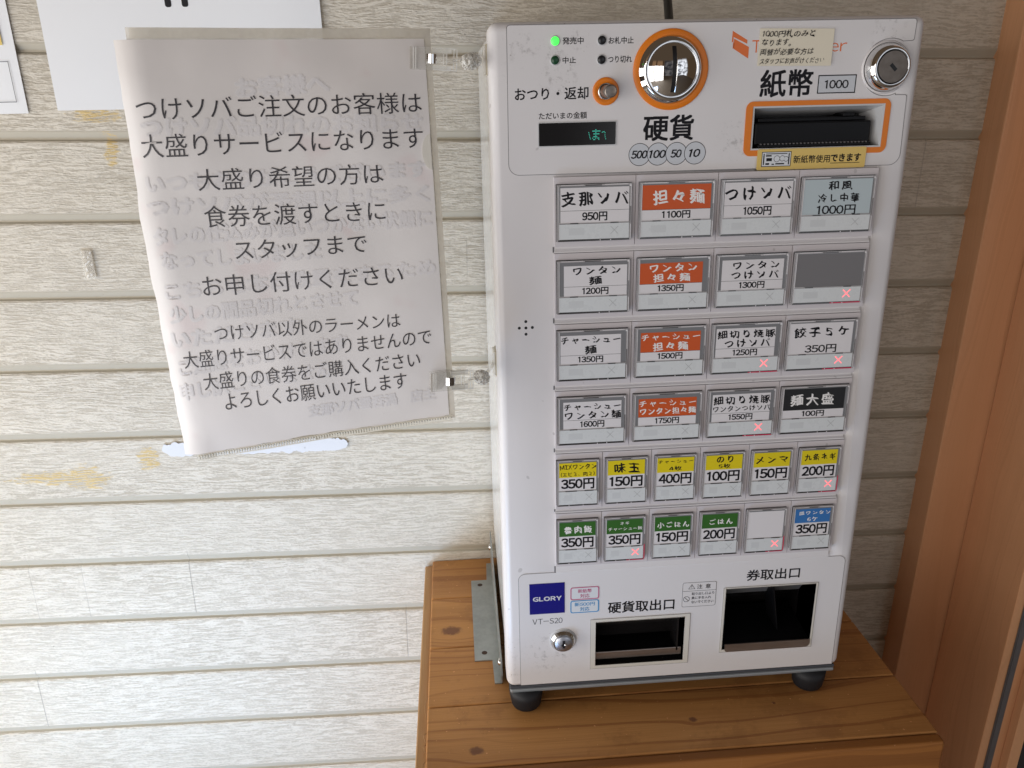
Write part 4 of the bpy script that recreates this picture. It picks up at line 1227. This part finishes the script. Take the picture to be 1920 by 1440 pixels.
# thumb notch of the pocket
mb = MB(); pts = []
for i in range(17):
    a = math.radians(92 + 176 * i / 16); pts.append(SH(1.0 + .031 * math.cos(a), .282 + .046 * -math.sin(a) * 1.0, .00055))
mb.face(pts[::-1], 0)
for a, c in zip(pts, pts[1:]): mb.face([a, c, c + Vector((0, .0005, 0)), a + Vector((0, .0005, 0))], 0)
npart(mb, 'thumb_notch', [pmat('notch_paper', (.66, .63, .56), .45)])


# ------------------------------------------------------------------ clips
def sign_clip(jaw, pivot, ball, base, label, tilt):
    """clear spring clip: jaw centre -> pivot -> ball joint -> base on the machine's side"""
    o = empty('sign_clip', base, label, 'clip', 'clear clips holding the notice')

    def cp(mbx, name, mats):
        q = mbx.build(name, mats, o); q.matrix_parent_inverse = Matrix.Translation(-Vector(o.location)); return q
    ax = (Vector(pivot) - Vector(jaw)).normalized(); upv = Vector((0, 0, 1)); upv = (upv - ax * upv.dot(ax)).normalized(); fr = ax.cross(upv).normalized()
    if fr.y > 0: fr = -fr
    J = Vector(jaw)

    def pt(a, b_, c_): return J + ax * (a * MMK) + upv * (b_ * MMK) + fr * (c_ * MMK)

    def bx(mbx, a0, a1, b0, b1, c0, c1, mi):
        mbx.hexa([pt(a0, b0, c1), pt(a1, b0, c1), pt(a1, b1, c1), pt(a0, b1, c1)], [pt(a0, b0, c0), pt(a1, b0, c0), pt(a1, b1, c0), pt(a0, b1, c0)], mi)
    mb = MB()
    bx(mb, -9, 18, -7.6, 7.6, 1.2, 2.4, 0); bx(mb, -9, 16, -7.6, 7.6, -3.6, -2.4, 0)
    for a in (-8.6, -6.9, -5.2): bx(mb, a, a + .7, -7.4, 7.4, 2.45, 3.1, 2 if a < -8 else 1)
    for sgn in (1, -1):
        bx(mb, 7.5, 21, sgn * 4.2 if sgn > 0 else -7.4, 7.4 if sgn > 0 else -4.2, -1.5, 1.1, 1)
        bx(mb, 7.5, 24.5, 7.0 * sgn if sgn > 0 else -7.6, 7.6 if sgn > 0 else -7.0, 2.45, 3.0, 1)
    for a in (15.0, 17.2): bx(mb, a, a + .45, -3.6, 3.6, 2.45, 3.0, 1)
    bx(mb, 22.4, 22.9, 1.6, 7.0, 2.2, 2.8, 1); bx(mb, 22.4, 22.9, -7.4, -1.6, 2.2, 2.8, 1)
    bx(mb, 24.5, 25.1, 1.6, 7.0, 2.2, 2.9, 1); bx(mb, 24.5, 25.1, -7.4, -1.6, 2.2, 2.9, 1)
    cp(mb, 'jaw', [M['clear'], M['clearedge'], pmat('jaw_grip', (.42, .38, .33), .3)])
    mb = MB(); n = 12
    for i in range(n):                                    # curved steel spring band
        a0, a1 = -3.6 + 7.4 * i / n, -3.6 + 7.4 * (i + 1) / n
        c0, c1 = 2.6 + 2.0 * math.sin(math.pi * i / n), 2.6 + 2.0 * math.sin(math.pi * (i + 1) / n)
        mb.face([pt(a0 + 6.6, -3.2, c0), pt(a1 + 6.6, -3.2, c1), pt(a1 + 6.6, 3.2, c1), pt(a0 + 6.6, 3.2, c0)], 0, True)
        mb.face([pt(a0 + 6.6, 3.2, c0 - .3), pt(a1 + 6.6, 3.2, c1 - .3), pt(a1 + 6.6, -3.2, c1 - .3), pt(a0 + 6.6, -3.2, c0 - .3)], 0, True)
    cp(mb, 'steel_spring', [M['chrome']])
    mb = MB(); Bv = Vector(ball); e0 = pt(22, 0, 1)
    mb.tube([e0, e0 + (Bv - e0) * .5, Bv], .0012, 0, 10)
    dr = (Vector(base) - Bv).normalized(); dr = (dr + Vector((0, 0, tilt))).normalized()
    rn = random.Random(5)
    prof = [(0, -.0095), (.0036, -.0090), (.0056, -.0070), (.0044, -.0036), (.0062, -.0010), (.0046, .0022), (.0062, .0050), (.0056, .0080), (.0030, .0096), (0, .0098)]
    mb.lathe(Bv, prof, 1, 9, dr, False)
    mb.lathe(Bv, [(r * .72, h) for r, h in prof], 0, 12, dr, True)
    mb.tube([Bv + dr * .007, Vector(base)], .0016, 0, 10)
    cp(mb, 'ball_joint', [M['clear'], M['crystal']])
    mb = MB(); Bs = Vector(base)
    mb.box(-.0024, -.0002, Bs.y - .0085, Bs.y + .0085, Bs.z - .0105, Bs.z + .0105, 0, .0008); mb.box(-.0003, .0024, Bs.y - .009, Bs.y + .009, Bs.z - .011, Bs.z + .011, 1)
    cp(mb, 'adhesive_base', [M['clearedge'], pmat('tape_cream', (.62, .56, .42), .5)])
    return o


sign_clip((-.0475, -.004, .5672), (-.030, -.002, .5660), (-.0125, .002, .5648), (.0, .028, .5665), 'upper clear clip holding the top right corner of the notice', .05)
sign_clip((-.0455, -.040, .3332), (-.028, -.036, .3325), (-.0140, -.026, .3300), (.0, .026, .3262), 'lower clear clip holding the bottom right of the notice', -.35)

# ------------------------------------------------------------------ papers on the wall
YW = D - .0016


def wall_sheet(name, pts, label, cat, mats, extra=None, th=.0006, group=None):
    mb = MB(); P = [Vector((x, YW - .0006 - dy, z)) for x, z, dy in pts]
    mb.plate(P, th, 0)
    if extra: extra(mb)
    o = mb.build(name, mats); c = sum(P, Vector()) / len(P)
    o.data.transform(Matrix.Translation(-c)); o.location = c
    tag(o, label, cat, group); return o


def marks(mb):
    for x0 in (-.3098, -.2932):
        pts = rrect(x0, x0 + .0062, .6328, .70, .0022, YW - .0029, raw=True); mb.plate(pts, .0002, 1)


wall_sheet('wall_poster', [(-.4345, .5372, .002), (-.345, .5367, .002), (-.1562, .5372, .002), (-.1562, .83, .002), (-.4325, .83, .002)], 'large white sheet with two thick black strokes at the top, half hidden by the notice', 'poster', [M['poster'], M['ink']], marks)


def yell(mb):
    y = YW - .0012
    mb.face([(-.60, y - .0006, .601), (-.4758, y - .0006, .6007), (-.4770, y - .0006, .83), (-.60, y - .0006, .83)], 1)
    mb.strip([Vector((-.60, y - .0006, .5463)), Vector((-.4738, y - .0006, .5463)), Vector((-.4738, y - .0006, .5856)), Vector((-.60, y - .0006, .5856))],
             [Vector((-.5992, y - .0006, .5469)), Vector((-.4744, y - .0006, .5469)), Vector((-.4744, y - .0006, .5850)), Vector((-.5992, y - .0006, .5850))], 2)


wall_sheet('wall_poster', [(-.64, .5350, .0), (-.4652, .5352, .0), (-.4637, .83, .0), (-.64, .83, .0)], 'white poster with a yellow block and thin black box at the left edge', 'poster', [M['poster'], M['posteryellow'], M['greyink']], yell)

rn = random.Random(11); top = []; bot = []
for i in range(121):
    t = i / 120; x = -.394 + .222 * t
    a = math.sqrt(min(1, t * 22)) * math.sqrt(min(1, (1 - t) * 16))
    n1 = noise.noise(Vector((t * 34, 1, 0))) * .0042 + noise.noise(Vector((t * 110, 2, 0))) * .0016; n2 = noise.noise(Vector((t * 26, 5, 0))) * .003 + noise.noise(Vector((t * 95, 8, 0))) * .0012
    top.append(Vector((x, YW - .001, .1487 - .0035 * t + .0085 * a + n1))); bot.append(Vector((x, YW - .001, .1487 - .0035 * t - .0085 * a + n2)))
mb = MB(); mb.plate(bot + top[::-1], .0005, 0); o = mb.build('torn_paper_strip', [M['torn']]); c = Vector((-.283, YW, .147)); o.data.transform(Matrix.Translation(-c)); o.location = c
tag(o, 'torn white strip of paper stuck to the siding below the notice', 'paper scrap')
mb = MB(); pts = []
for i in range(28):
    t = i / 28 * 4; s_ = int(t); q = t - s_
    cx, cz = [(-.4425 + .0125 * q, .3595), (-.430, .3595 + .032 * q), (-.430 - .0125 * q, .3915), (-.4425, .3915 - .032 * q)][s_]
    pts.append(Vector((cx + .0008 * noise.noise(Vector((t * 7, 0, 0))), YW - .001, cz + .0008 * noise.noise(Vector((t * 7, 9, 0))))))
mb.plate(pts, .0003, 0)
for i in range(14):
    xx = -.4408 + rn.random() * .008; zz = .362 + rn.random() * .026
    mb.face([(xx, YW - .0011, zz), (xx + .0016, YW - .0011, zz + .0006), (xx + .0022, YW - .0012, zz + .0030), (xx + .0006, YW - .0011, zz + .0022)], 1)
o = mb.build('clear_tape', [M['ctape'], M['clearedge']]); c = Vector((-.436, YW, .375)); o.data.transform(Matrix.Translation(-c)); o.location = c
tag(o, 'small wrinkled scrap of clear tape on the siding left of the notice', 'tape')
